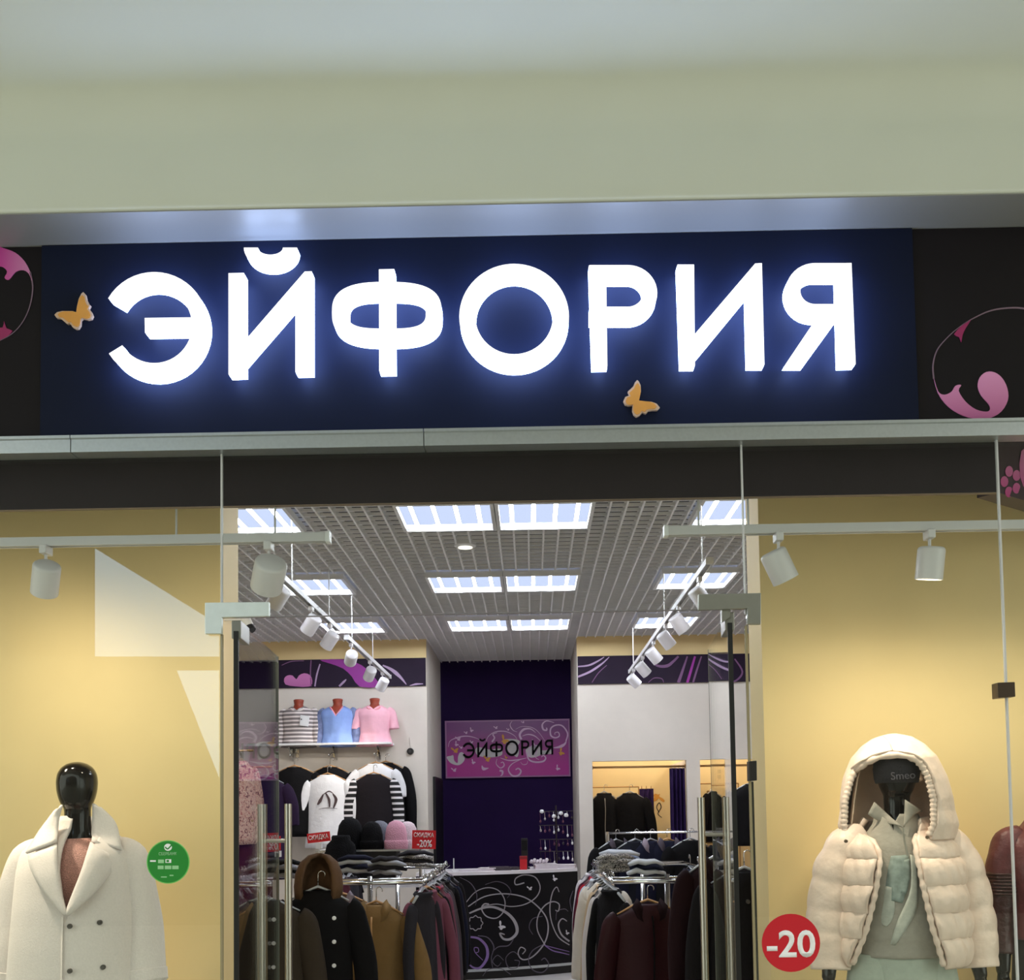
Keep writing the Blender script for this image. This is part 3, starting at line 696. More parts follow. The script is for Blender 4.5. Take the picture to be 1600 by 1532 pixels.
# --- left mannequin in a pale wool coat
DM = 4.1
c1 = at(122, 1300, DM); LC = Vector((c1.x, DM, 0))
bpy.context.view_layer.update()
g1 = mannequin('mannequin', 'glossy black egghead mannequin in a long pale wool coat', LC, 0)
bpy.context.view_layer.update()
M_coat = mat('pale_wool', (220, 209, 204), .95, var=.04, scale=140, bump=.12, bscale=160, sheen=.3)
secs = [(.55, 0, .01, .275, .19), (.9, 0, .01, .25, .175), (1.1, 0, .0, .235, .165), (1.25, 0, 0, .225, .158), (1.38, 0, 0, .215, .145), (1.45, 0, .005, .205, .13), (1.49, 0, .012, .17, .112), (1.52, 0, .02, .125, .095), (1.55, 0, .028, .095, .08), (1.575, 0, .03, .085, .074), (1.60, 0, .034, .082, .07)]
def pc(px, py, d=3.95): p = at(px, py, d)-LC; return p.x
zof = lambda py, px=120, d=3.95: at(px, py, d).z
vx = pc(103, 1430)
edg = [(.5, vx+.012, vx+.012), (zof(1432), vx+.006, vx+.006), (zof(1400), pc(98, 1400), pc(113, 1400)), (zof(1360), pc(93, 1360), pc(126, 1360)), (zof(1318), pc(92, 1318), pc(136, 1318)), (zof(1290), pc(95, 1290), pc(140, 1290)), (zof(1258), pc(99, 1258), pc(146, 1258))]
fold = lambda t, z: (.03*sin(5*t+1.3)+.018*sin(11*t+3*z))*max(0, 1.25-z)
coat = sheet('coat', M_coat, g1, secs, edg, frange(.55, 1.598, 46), 72, fold, .9, .014)
for s in (-1, 1):
    ofs = .0 if s < 0 else -.012
    cs = sleeve('coat_sleeve', M_coat, g1, [(s*.135, .01, 1.475), (s*.195, .01, 1.435), (s*.228+ofs, .015, 1.33), (s*.255+ofs, .015, 1.18), (s*.272+ofs, -.005, 1.05), (s*.288+ofs, -.02, .95)], [.045, .072, .082, .084, .082, .08], disp=lambda a, t: .03*sin(3*a+9*t)*t)
    b = MB(); cf = sleeve('cuff_strap', M_coat, cs, [(s*.279+ofs, -.012, 1.0), (s*.286+ofs, -.019, .955)], [.087, .086])
def yf1(x, z):
    cx, cy, rx, ry = interp(secs, z); xx = max(-.98, min(.98, (x-LC.x)/rx)); return LC.y+cy-ry*1.02*sqrt(1-xx*xx)**.9-.012
for inner, outer, nm in (
    ([(97, 1258), (92, 1285), (89, 1316)], [(86, 1268), (62, 1300), (41, 1334)], 'collar'),
    ([(89, 1320), (90, 1350), (95, 1390), (103, 1429)], [(45, 1338), (48, 1356), (66, 1390), (101, 1430)], 'lapel'),
    ([(146, 1256), (145, 1285), (143, 1315)], [(158, 1264), (182, 1288), (190, 1329)], 'collar'),
    ([(141, 1317), (128, 1360), (113, 1400), (103, 1429)], [(181, 1343), (176, 1358), (146, 1398), (105, 1431)], 'lapel')):
    patch_between(nm, M_coat, g1, inner, outer, yf1, d=3.94, lift=.026 if nm == 'lapel' else .036, puff=.008, thick=.011)
M_top = mat('dusty_pink_sequin_knit', (190, 138, 128), .45, var=.35, scale=260, bump=.5, bscale=260)
secT = [(.95, 0, 0, .158, .118), (1.1, 0, 0, .14, .104), (1.25, 0, 0, .16, .116), (1.36, 0, 0, .178, .116), (1.44, 0, 0, .165, .1), (1.485, 0, 0, .10, .083), (1.512, 0, 0, .066, .068)]
sheet('knit_top', M_top, g1, secT, [(.9, 0, 0), (1.6, 0, 0)], frange(.95, 1.512, 24), 48, None, 1.0, .004)
M_btn = mat('dark_button', (66, 60, 56), .35)
for bxp, byp in ((109, 1448), (156, 1442), (161, 1512), (109, 1518)):
    p = at(bxp, byp, 3.93); y = yf1(p.x, p.z)-.013; p = at(bxp, byp, y)
    o = autosmooth(MB().lathe([(0, -.007), (.0075, -.007), (.0095, -.004), (.0095, .004), (0, .004)], n=14, axis='Y').build('button', M_btn)); o.location = p
    o.parent = g1; o.matrix_parent_inverse = g1.matrix_world.inverted()
mb = MB()
zz = frange(zof(1432), .6, 24); A = []; B = []
for z in zz:
    p = Vector((LC.x+vx, 0, z)); y = yf1(p.x, z)-.004; A.append((p.x-.0035, y, z)); B.append((p.x+.0035, y-.004, z))
mb.strip(A, B, (0, .006, 0)); o = mb.build('front_edge', M_coat); o.parent = g1; o.matrix_parent_inverse = g1.matrix_world.inverted()

# --- right mannequin in a cream hooded puffer
c2 = at(1402, 1300, DM); RC = Vector((c2.x, DM, 0))
g2 = mannequin('mannequin', 'dark mannequin in an open cream hooded puffer jacket', RC, 0, arms=((.255, .29), (.26, .295)))
bpy.context.view_layer.update()
M_puf = mat('cream_nylon', (226, 203, 188), .42, var=.03, scale=40, bump=.4, bscale=15)
M_pufin = mat('beige_lining', (230, 198, 172), .55, bump=.2, bscale=30)
pr = lambda px, py, d=3.92: (at(px, py, d)-RC).x
zr = lambda py, px=1402, d=3.92: at(px, py, d).z
z0p = zr(1512); QH = .098
def quilt(t, z):
    row = math.floor((z-z0p)/QH); fr = (z-z0p)/QH-row
    u = t*2.6/pi+(.5 if row % 2 else 0); fu = u-math.floor(u)
    return .10*(sin(pi*fr)**.55)*(.6+.4*sin(pi*fu)**.5)+.012*sin(24*t+40*z)-.03
secp = [(1.0, 0, 0, .235, .165), (1.1, 0, 0, .235, .172), (1.25, 0, 0, .225, .168), (1.36, 0, 0, .215, .155), (1.43, 0, .005, .198, .135), (1.475, 0, .012, .16, .115), (1.51, 0, .02, .12, .1), (1.535, 0, .025, .10, .09)]
edp = [(zr(1512), pr(1345, 1512), pr(1478, 1512)), (zr(1450), pr(1362, 1450), pr(1457, 1450)), (zr(1390), pr(1374, 1390), pr(1444, 1390)), (zr(1340), pr(1382, 1340), pr(1437, 1340)), (zr(1318), pr(1378, 1318), pr(1438, 1318)), (zr(1300), pr(1358, 1300), pr(1446, 1300)), (zr(1285), pr(1350, 1285), pr(1450, 1285))]
sheet('jacket', M_puf, g2, secp, edp, frange(z0p, 1.535, 90), 110, quilt, .92, .02)
for s in (-1, 1):
    kx = .02 if s > 0 else .012
    sleeve('jacket_sleeve', M_puf, g2, [(s*.12, .01, 1.47), (s*.185, .01, 1.44), (s*(.222+kx), .012, 1.34), (s*(.25+kx), .012, 1.2), (s*(.262+kx), .0, 1.08), (s*(.268+kx), -.02, .965)], [.05, .078, .088, .09, .086, .07], k=10, n=28,
           disp=lambda a, t: .09*abs(sin(pi*t*6.5))**.55-.03+.018*sin(5*a+30*t))
# hood
zh0, zh1 = zr(1306), zr(1150)
sech = [(zr(1312), 0, .0, .19, .13), (zr(1290), 0, .0, .205, .145), (zr(1250), 0, .005, .187, .16), (zr(1215), 0, .01, .168, .16), (zr(1185), 0, .012, .14, .148), (zr(1168), 0, .015, .105, .12), (zr(1156), .0, .018, .062, .08), (zr(1150.5), 0, .02, .012, .02)]
edh = [(zr(1312), pr(1344, 1312), pr(1458, 1312)), (zr(1290), pr(1340, 1290), pr(1466, 1290)), (zr(1250), pr(1342, 1250), pr(1465, 1250)), (zr(1215), pr(1352, 1215), pr(1456, 1215)), (zr(1200), pr(1360, 1200), pr(1449, 1200)), (zr(1190), pr(1369, 1190), pr(1441, 1190)), (zr(1184), pr(1379, 1184), pr(1431, 1184)), (zr(1180), pr(1390, 1180), pr(1420, 1180)), (zr(1178.5), pr(1405, 1178), pr(1405.2, 1178)), (2.2, pr(1405, 1170), pr(1405.2, 1170))]
zsh = frange(zr(1312), zr(1150.5), 84)
hood = sheet('hood', M_puf, g2, sech, edh, zsh, 90, lambda t, z: .018*sin(9*t+18*z)+.03*abs(sin(14*z))-.02, .95, .022)
lin_ = sheet('hood_lining', M_pufin, hood, [(a, b, c, e*.86, f_*.86) for a, b, c, e, f_ in sech], [(a, b*.99, c*.99) for a, b, c in edh], frange(zr(1310), zr(1160), 36), 70, None, .95, .004)
# rim of the hood opening
rim = []
for z in frange(zr(1308), zr(1179), 50):
    cx, cy, rx, ry = interp(sech, z); xl, xr = interp(edh, z); rim.append((z, xl, xr, cx, cy, rx, ry))
def rimp(z, x, cx, cy, rx, ry):
    q = max(-.999, min(.999, (x-cx)/rx)); return Vector((x, cy-ry*sqrt(1-q*q)-.006, z))
path = [rimp(z, xl, cx, cy, rx, ry) for z, xl, xr, cx, cy, rx, ry in rim]+[rimp(z, xr, cx, cy, rx, ry) for z, xl, xr, cx, cy, rx, ry in rim[::-1]]
MB().tube(path, [.013+.003*sin(i*2.2) for i in range(len(path))], 10).build('hood_rim', M_puf, hood, smooth=True)
# front bands of the jacket
for col in (0, 1):
    path = []
    for z in frange(z0p, zr(1306), 40):
        cx, cy, rx, ry = interp(secp, z); x = interp(edp, z)[col]; q = max(-.999, min(.999, (x-cx)/rx)); path.append(Vector((x, cy-ry*1.03*sqrt(1-q*q)-.008, z)))
    MB().tube(path, [.011+.0025*sin(i*1.9) for i in range(len(path))], 10).build('front_band', M_puf, g2, smooth=True)
M_snap = mat('snap_button', (120, 104, 88), .3, .6)
for x, y in ((1322, 1315), (1449, 1309)):
    p = at(x, y, 3.93)
    o = autosmooth(MB().lathe([(0, -.004), (.006, -.004), (.007, .004), (0, .004)], n=12, axis='Y').build('snap_button', M_snap)); o.location = p; o.parent = g2; o.matrix_parent_inverse = g2.matrix_world.inverted()
# sweatshirt under the jacket
M_sw = mat('sage_grey_fleece', (158, 152, 142), .9, var=.06, scale=60, bump=.1, bscale=90)
secw = [(zr(1503), 0, 0, .168, .122), (zr(1480), 0, 0, .166, .124), (zr(1468), 0, 0, .178, .134), (1.12, 0, 0, .172, .132), (1.25, 0, 0, .172, .13), (1.36, 0, 0, .182, .122), (1.44, 0, 0, .168, .105), (1.485, 0, 0, .112, .085), (1.52, 0, 0, .086, .078), (1.56, 0, 0, .074, .072)]
secw.sort()
edw = [(.9, pr(1411, 1300), pr(1411, 1300)), (zr(1300), pr(1411, 1300), pr(1411, 1300)), (zr(1292), pr(1410.5, 1292), pr(1411.5, 1292)), (zr(1286), pr(1407, 1286), pr(1414, 1286)), (zr(1258), pr(1384, 1258), pr(1430, 1258))]
swt = sheet('sweatshirt', M_sw, g2, secw, edw, frange(zr(1503), 1.56, 40), 70, lambda t, z: .012*sin(7*t+9*z), 1.0, .006)
def yf2(x, z):
    cx, cy, rx, ry = interp(secw, z); xx = max(-.98, min(.98, (x-RC.x)/rx)); return RC.y+cy-ry*1.02*sqrt(1-xx*xx)-.006
for inner, outer in (([(1410, 1293), (1395, 1280), (1366, 1254)], [(1392, 1287), (1374, 1284), (1356, 1273)]), ([(1412, 1293), (1413, 1270), (1414, 1250)], [(1416, 1285), (1430, 1272), (1441, 1268)])):
    patch_between('fold_collar', M_sw, g2, inner, outer, yf2, d=3.99, lift=.014, n=10, k=4)
mb = MB(); ribbon(mb, [(1411, 1294), (1413, 1312), (1417, 1330), (1419, 1338)], (2.5, 3, 3.5), lambda p: 3.955, dy=.004); o = mb.build('zip', mat('zip_metal', (196, 190, 180), .3, .8)); o.parent = g2; o.matrix_parent_inverse = g2.matrix_world.inverted()
M_pr1 = mat('teal_wash_print', (134, 146, 141), .9, var=.25, scale=40); M_pr2 = mat('pale_wash_print', (178, 180, 171), .9, var=.12, scale=50)
for pts, m in ((([(1392, 1338), (1387, 1360), (1384, 1385), (1381, 1405)], [(1420, 1336), (1420, 1362), (1417, 1390), (1410, 1412)]), M_pr1),
               (([(1384, 1385), (1376, 1415), (1372, 1440), (1385, 1449)], [(1396, 1388), (1398, 1420), (1394, 1438), (1388, 1446)]), M_pr2),
               (([(1422, 1336), (1424, 1370), (1420, 1400), (1402, 1440), (1391, 1476)], [(1432, 1338), (1434, 1380), (1433, 1420), (1420, 1446), (1399, 1478)]), M_pr2),
               (([(1410, 1345), (1409, 1370), (1404, 1395)], [(1421, 1342), (1422, 1372), (1416, 1398)]), M_pr1)):
    patch_between('wash_print', m, g2, pts[0], pts[1], yf2, d=3.97, lift=.002, puff=.001, thick=.001, n=12, k=4)
M_tr = mat('pale_sage_trousers', (168, 176, 164), .85, var=.05, scale=40, bump=.1)
sec_t = [(.35, .07), (.6, .085), (.86, .1)]
for s in (-1, 1):
    sleeve('trouser_leg', M_tr, g2, [(s*.092, 0, zr(1500)), (s*.097, 0, .85), (s*.1, 0, .55), (s*.1, 0, .12)], [.105, .12, .11, .1], disp=lambda a, t: .04*sin(4*a+6*t))
# knitted black cap on the head
sheet('trousers_top', M_tr, g2, [(.84, 0, 0, .165, .12), (1.08, 0, 0, .162, .118)], [(.8, 0, 0), (1.2, 0, 0)], frange(.84, zr(1498), 10), 40, lambda t, z: .01*sin(9*t), 1.0, .004)
M_cap = mat('charcoal_knit_cap', (40, 36, 42), .8, bump=.3, bscale=120)
mb = MB(); ep = [(1.68, .078, .092), (1.70, .083, .098), (1.735, .086, .102), (1.765, .082, .096), (1.79, .068, .08), (1.81, .044, .052), (1.82, .012, .014)]
mb.loft([sell(0, -.012, z, a, b) for z, a, b in ep]); mb.build('knit_cap', M_cap, g2, smooth=True)
t = put_text('cap_lettering', 'Smeo', (1392, 1206, 1430, 1218), 3.976, mat('grey_thread', (92, 86, 94), .8), None, bold=.0, thick=.001, tilt=.05)
t.parent = g2; t.matrix_parent_inverse = g2.matrix_world.inverted()

# --- third mannequin at the right edge in burgundy leather
c3 = at(1648, 1300, 4.2); TC = Vector((c3.x, 4.2, 0))
g3 = mannequin('mannequin', 'black mannequin in a burgundy leather jacket cut off at the right edge', TC, 0, arms=((.215, .235), (.215, .235)), vox=.006)
bpy.context.view_layer.update()
M_lea = mat('burgundy_leather', (92, 42, 46), .45, var=.12, scale=14, bump=.35, bscale=24)
secl = [(1.06, 0, 0, .172, .13), (1.2, 0, 0, .165, .125), (1.33, 0, 0, .185, .13), (1.42, 0, .0, .19, .118), (1.46, 0, .005, .17, .105), (1.495, 0, .01, .115, .09), (1.53, 0, .015, .085, .078), (1.56, 0, .015, .078, .074)]
sheet('jacket', M_lea, g3, secl, [(1.0, -.03, .03), (1.3, -.02, .02), (1.6, -.04, .04)], frange(1.06, 1.555, 36), 60, lambda t, z: .015*sin(13*t+22*z)+.012*sin(30*z), .95, .01)
M_dkl = mat('dark_oxblood_leather', (60, 26, 26), .35, var=.12, scale=14, bump=.4, bscale=30)
for s in (-1, 1):
    up = sleeve('jacket_sleeve', M_lea, g3, [(s*.13, .005, 1.465), (s*.18, .005, 1.438), (s*.205, .01, 1.37), (s*.215, .012, 1.31)], [.046, .062, .062, .06], disp=lambda a, t: .03*sin(3*a+14*t))
    lo = sleeve('lower_sleeve', M_dkl, g3, [(s*.212, .012, 1.32), (s*.22, .016, 1.2), (s*.228, .01, 1.1), (s*.235, -.01, 1.0)], [.062, .058, .052, .046], k=10, disp=lambda a, t: .05*abs(sin(pi*t*11))-.02)
    for q in range(7):
        zq = 1.315-q*.013; MB().tube([Vector((s*.21+.064*cos(a), .012+.055*sin(a), zq)) for a in [2*pi*i/20 for i in range(21)]], .0045, 6, cap=False).build('gather_ring', M_dkl, up, smooth=True)
for x in (-.10, -.06):
    MB().tube([(x, -.125, 1.36), (x*.9, -.13, 1.25), (x*.9, -.13, 1.12)], .005, 6).build('piping', M_lea, g3, smooth=True)
for s in (-1, 1):
    sleeve('trouser_leg', mat('black_trousers', (20, 16, 18), .7), g3, [(s*.085, 0, 1.1), (s*.09, 0, .85), (s*.088, 0, .5), (s*.088, 0, .12)], [.088, .1, .075, .06])
# ------------------------------------------------------------------ printed friezes on the rear blocks
M_mg = mat('magenta_ink', (150, 44, 150), .5); M_pk = gradmat('rose_ink', (130, 36, 120), (200, 120, 180), 'Z', 2.75, 3.05); M_lil = mat('lilac_ink', (176, 150, 186), .5); M_mau = mat('mauve_ink', (120, 80, 124), .5)
DZ = DB-.0315
def fpoly(pts, m, par, k=3, nm='print'):
    mb = MB(); pxpoly(mb, pts, DZ, .0014, k); return mb.build(nm, m, par)
fpoly([(500, 1031.5), (540, 1031), (565, 1040), (582, 1055), (592, 1073), (562, 1073.5), (550, 1058), (536, 1045), (515, 1037)], M_mg, fz, 2)
fpoly([(462, 1073), (446, 1070), (444, 1061), (449, 1056), (457, 1056), (463, 1062), (467, 1056), (475, 1052.5), (484, 1055), (488, 1064), (484, 1073)], M_pk, fz, 2)
for pts, w in (([(486, 1032), (485, 1052), (486, 1073)], (1.5, 2, 1.5)), ([(500, 1038), (495, 1055), (492, 1073)], (2, 2.5, 2)), ([(530, 1073), (537, 1066), (541, 1062)], (3, 3.5, 1)), ([(598, 1040), (612, 1047), (625, 1058), (635, 1070)], (2, 6, 1)), ([(640, 1072), (650, 1069.5), (661, 1069)], (1, 3, 1)), ([(440, 1040), (455, 1034), (475, 1033)], (1, 1.6, 1))):
    mb = MB(); ribbon(mb, pts, w, lambda p: DZ, 5); mb.build('print', M_lil if w[1] > 2 else M_mau, fz)
tfr = bpy.data.objects['trim_frieze_right']
for pts, w, m in (([(903, 1042), (920, 1040), (935, 1033), (944, 1027)], (2, 3, 1), M_lil), ([(903, 1058), (922, 1050), (940, 1038), (952, 1027)], (3, 3.4, 1), M_lil), ([(1012, 1026), (1026, 1040), (1042, 1041), (1052, 1034), (1060, 1026)], (2, 5, 3), M_mau), ([(1060, 1067), (1066, 1050), (1074, 1026)], (5, 4, 2), M_mau), ([(1074, 1067), (1079, 1050), (1086, 1026)], (4, 4, 3), M_mg), ([(1083, 1067), (1088, 1050), (1096, 1026)], (3, 3, 2), M_mau), ([(1013, 1067), (1022, 1060), (1034, 1061), (1037, 1067)], (1, 1.5, 1), M_mau), ([(925, 1067), (935, 1052), (948, 1040)], (1, 1.4, 1), M_mau), ([(1148, 1030), (1160, 1050), (1150, 1064), (1135, 1066)], (2, 3, 2), M_mau)):
    mb = MB(); ribbon(mb, pts, w, lambda p: DZ, 5); mb.build('print', m, tfr)

# ------------------------------------------------------------------ purple sign on the rear wall
sg2 = empty('wall_sign'); tag(sg2, 'purple printed wall sign with black lettering, swirls and butterflies behind the counter', 'wall sign')
DW = DR-.05; M_pp = gradmat('purple_print', (178, 44, 146), (122, 62, 128), 'Z', 2.15, 2.6, .35)
def qd(mb, pts, d, dy): mb.prism([at(x, y, d) for x, y in pts], (0, dy, 0))
mb = MB(); qd(mb, ((695, 1127), (890, 1123.5), (891.5, 1213.5), (696.5, 1217)), DW, .048); mb.build('frame', mat('lilac_frame', (160, 110, 160), .4), sg2)
mb = MB(); qd(mb, ((697.5, 1129.3), (887.8, 1126), (889.2, 1211.3), (698.8, 1214.6)), DW-.003, .004); mb.build('panel', M_pp, sg2)
D2 = DW-.006
def sp(x, y): return (690+x/7.619, 1110+y/7.619)       # from an enlargement of the sign
M_w = mat('pale_lilac_ink', (214, 176, 214), .5); M_wh = mat('white_ink', (205, 200, 205), .5); M_or = mat('amber_ink', (214, 150, 60), .5); M_blk = mat('black_letter', (5, 2, 6), .6, spec=.1)
for pts, w in (
    ([(80, 440), (100, 370), (180, 330), (290, 310), (400, 330), (480, 370)], (4, 14, 3)), ([(530, 370), (560, 310), (640, 260), (760, 255), (860, 300), (900, 350)], (4, 13, 3)),
    ([(840, 130), (815, 180), (850, 240), (900, 260)], (4, 12, 3)), ([(950, 350), (930, 290), (980, 230), (1060, 225), (1120, 270)], (24, 26, 3)),
    ([(960, 310), (1030, 290), (1110, 310), (1190, 380)], (5, 15, 4)), ([(880, 230), (960, 195), (1080, 210), (1160, 270), (1230, 370)], (3, 8, 3)),
    ([(1340, 150), (1250, 130), (1200, 170), (1210, 230), (1250, 240), (1250, 210)], (5, 22, 14)), ([(1480, 370), (1500, 280), (1440, 190), (1360, 180), (1300, 220), (1300, 300), (1350, 330), (1400, 310), (1390, 265), (1350, 270), (1350, 295)], (16, 18, 5)),
    ([(1330, 450), (1400, 440), (1460, 410), (1485, 370)], (8, 36, 8)), ([(700, 570), (800, 600), (920, 590), (1010, 570)], (4, 16, 4)),
    ([(660, 580), (650, 640), (700, 690), (745, 660), (730, 620), (705, 630)], (4, 15, 8)), ([(940, 590), (840, 640), (795, 710), (840, 780), (910, 780), (945, 730), (915, 695), (880, 710)], (5, 22, 14)),
    ([(1010, 500), (1040, 590), (1120, 620), (1210, 610), (1240, 570), (1210, 540), (1190, 560)], (18, 20, 8)), ([(940, 620), (970, 650), (1015, 640), (1025, 600)], (3, 8, 3)), ([(1080, 350), (1100, 410), (1130, 450)], (8, 18, 8)), ([(1060, 560), (1040, 470), (1090, 420), (1130, 470), (1120, 560), (1160, 590)], (8, 14, 6)),
    ([(690, 720), (725, 730), (720, 770), (700, 785)], (26, 22, 4)), ([(480, 660), (500, 700), (560, 690)], (6, 40, 4)), ([(600, 380), (630, 330), (610, 290), (660, 270)], (20, 16, 5))):
    mb = MB(); ribbon(mb, [sp(*q) for q in pts], [q/7.619 for q in w], lambda p: D2, 5, .001); mb.build('swirl', M_w, sg2)
for pts, m in (([(60, 560), (110, 545), (140, 540), (150, 600), (190, 630), (195, 560), (215, 510), (250, 505), (278, 545), (265, 610), (210, 655), (150, 650), (95, 620)], M_wh),
    ([(400, 480), (440, 440), (560, 470), (700, 460), (720, 530), (640, 560), (520, 560), (430, 540)], M_wh), ([(780, 440), (830, 400), (900, 420), (920, 500), (900, 560), (860, 540), (800, 500)], M_wh), ([(1000, 480), (1060, 430), (1150, 420), (1200, 480), (1300, 470), (1310, 520), (1200, 530), (1120, 560), (1040, 560)], M_wh),
    ([(740, 350), (860, 345), (930, 370), (900, 420), (800, 400)], M_wh)):
    mb = MB(); pxpoly(mb, [sp(*q) for q in pts], D2+.0005, .001, 3); mb.build('blot', m, sg2)
def bfly(x, y, s, m, par, d, rot=0, nm='butterfly', scl=7.619, org=(690, 1110)):
    base = [(0, 0), (-8, -14), (-12, -30), (-4, -34), (4, -20), (6, -6), (18, -10), (34, -8), (36, 0), (22, 8), (20, 18), (8, 20), (0, 10), (-10, 8)]
    ca, sa = cos(rot), sin(rot); pts = [(org[0]+(x+s*(a*ca-b*sa))/scl, org[1]+(y+s*(a*sa+b*ca))/scl) for a, b in base]
    mb = MB(); pxpoly(mb, pts, d, .001, 2); return mb.build(nm, m, par)
for x, y, s, rt in ((345, 240, 1, .2), (285, 275, .8, -.6), (190, 350, 1.2, -.5), (165, 405, 1.1, .4), (350, 385, .8, -.3), (225, 450, .8, -.4), (640, 215, .9, -.6), (785, 235, .7, -.4), (965, 150, .7, -.8), (365, 620, 1.1, .2), (140, 720, 1.2, -.5), (1370, 690, 1.2, .4)):
    bfly(x, y, s, M_w, sg2, D2-.001, rt)
for x, y, s, rt in ((730, 360, 2.0, .2), (150, 490, 1.6, -.5), (530, 590, 1.6, -.3), (1410, 500, 1.6, .5), (760, 565, .8, 0)):
    bfly(x, y, s, M_or, sg2, D2-.002, rt)
LAT[0] = lambda x, y, d: at(722.5+(x-165)*.1212, 1157.5+(y-412)*.148-(x-750)*.0024, d)
for fn in (l_e, l_ii, l_f, l_o, l_r, l_i, l_ya):
    mb = MB(); fn(mb, D2-.012, .010); mb.build('letter', M_blk, sg2)
LAT[0] = at

# ------------------------------------------------------------------ counter
ct = empty('counter', (0, 0, 0)); tag(ct, 'black glossy sales counter with silver swirl print and white top', 'counter')
def dcount(px): t = (px-700)/200; return 9.93+.12*t+.3*max(0, t)**2
ztc = at(800, 1361, dcount(800)).z
xs_ = frange(650, 903, 24)
def crow(z, off, xs=xs_): return [Vector((at(x, 1400, dcount(x)+off).x, dcount(x)+off, z)) for x in xs]
M_gb = mat('black_gloss_laminate', (7, 4, 11), .4, spec=.25)
mb = MB(); mb.strip(crow(.1, 0), crow(ztc-.03, 0), (0, .5, 0)); mb.build('body', M_gb, ct)
mb = MB(); mb.strip(crow(ztc-.03, -.03), crow(ztc, -.03), (0, .62, 0)); mb.build('worktop', mat('white_worktop', (226, 220, 224), .35), ct)
mb = MB(); mb.strip(crow(.0, .02), crow(.08, .02), (0, .4, 0)); mb.build('plinth', M_black, ct)
mb = MB(); mb.strip(crow(.075, -.006), crow(.1, -.006), (0, .01, 0)); mb.build('kick_strip', M_alu, ct)
M_sil = mat('silver_ink', (168, 164, 170), .4, .3); M_vi = mat('violet_ink', (136, 108, 168), .4, .2); M_dim = mat('dim_silver_ink', (92, 86, 100), .45, .2)
def cp(x, y): return (680+x/5.246, 1240+y/5.246)
dpr = lambda p: dcount(p)-.012
for pts, w, m in (
    ([(250, 900), (330, 810), (430, 775), (520, 800), (570, 880), (560, 970), (500, 1025), (420, 1010), (380, 950), (400, 910), (440, 910)], (6, 8, 10), M_sil),
    ([(270, 930), (400, 850), (560, 825), (720, 850), (830, 920), (910, 1020), (925, 1130), (890, 1240), (800, 1340), (720, 1365), (680, 1320), (700, 1265), (740, 1285), (715, 1320)], (8, 11, 7), M_sil),
    ([(280, 985), (380, 945), (480, 935), (590, 985), (655, 1060), (670, 1140), (620, 1195), (560, 1195), (530, 1150), (570, 1160)], (12, 26, 8), M_sil),
    ([(380, 930), (500, 910), (620, 930), (740, 910), (830, 850), (860, 770), (820, 690), (730, 670), (660, 700), (660, 750), (730, 735)], (6, 8, 10), M_sil),
    ([(410, 750), (500, 725), (580, 750), (620, 810), (590, 860)], (3, 7, 3), M_dim), ([(200, 690), (290, 740), (340, 830), (330, 920)], (3, 7, 3), M_dim),
    ([(900, 1245), (840, 1130), (840, 1020), (890, 930), (960, 890), (1015, 910), (1010, 965), (985, 960)], (8, 9, 8), M_sil),
    ([(1100, 1245), (1010, 1180), (955, 1060), (940, 940), (960, 820), (995, 770), (1015, 810)], (8, 9, 6), M_sil),
    ([(1100, 1215), (1035, 1160), (1010, 1080), (1040, 1030), (1080, 1050)], (14, 12, 6), M_sil), ([(895, 1245), (960, 1290), (1040, 1310), (1100, 1325)], (8, 8, 5), M_vi), ([(905, 1250), (980, 1270), (1100, 1300)], (6, 6, 4), M_vi),
    ([(890, 1240), (800, 1290), (765, 1370), (800, 1450), (880, 1470), (930, 1410), (900, 1355), (870, 1370)], (7, 8, 7), M_dim),
    ([(290, 1180), (360, 1195), (420, 1260), (425, 1350), (370, 1430), (310, 1430), (270, 1390)], (14, 24, 8), M_vi), ([(350, 1170), (430, 1185), (480, 1260), (460, 1350), (470, 1430)], (5, 9, 5), M_dim), ([(640, 1200), (600, 1250), (520, 1260), (470, 1300)], (6, 8, 4), M_dim),
    ([(700, 1350), (640, 1300), (580, 1350), (600, 1430), (670, 1430), (690, 1380), (650, 1370)], (5, 7, 5), M_dim), ([(560, 1370), (510, 1330), (470, 1380), (510, 1420), (540, 1390)], (4, 6, 4), M_dim), ([(330, 1310), (355, 1300), (350, 1270), (320, 1270), (330, 1310), (390, 1370)], (5, 6, 4), M_vi),
    ([(800, 1160), (770, 1100), (800, 1030), (880, 1010)], (3, 7, 3), M_dim), ([(1120, 970), (1105, 880), (1130, 800)], (4, 8, 4), M_dim), ([(390, 1500), (440, 1445), (540, 1440), (620, 1490)], (4, 6, 4), M_dim), ([(990, 1040), (1000, 970), (1060, 950), (1090, 970)], (4, 6, 4), M_dim)):
    mb = MB(); ribbon(mb, [cp(*q) for q in pts], [q/5.246 for q in w], dpr, 6, .014); mb.build('swirl', m, ct)
fl = [cp(330+56*(1+.1*cos(8*a))*cos(a), 1066+56*(1+.1*cos(8*a))*sin(a)) for a in [2*pi*i/32 for i in range(33)]]
mb = MB(); ribbon(mb, fl, (1.2, 1.2, 1.2), dpr, 2, .014); mb.build('flower', M_sil, ct)
for x, y, s, rt in ((530, 1090, 1.3, .3), (970, 700, .9, .2), (770, 785, .8, -.5), (1075, 1145, .7, .2)):
    bfly(x, y, s, M_wh, ct, dcount(680+x/5.246)-.012, rt, scl=5.246, org=(680, 1240))
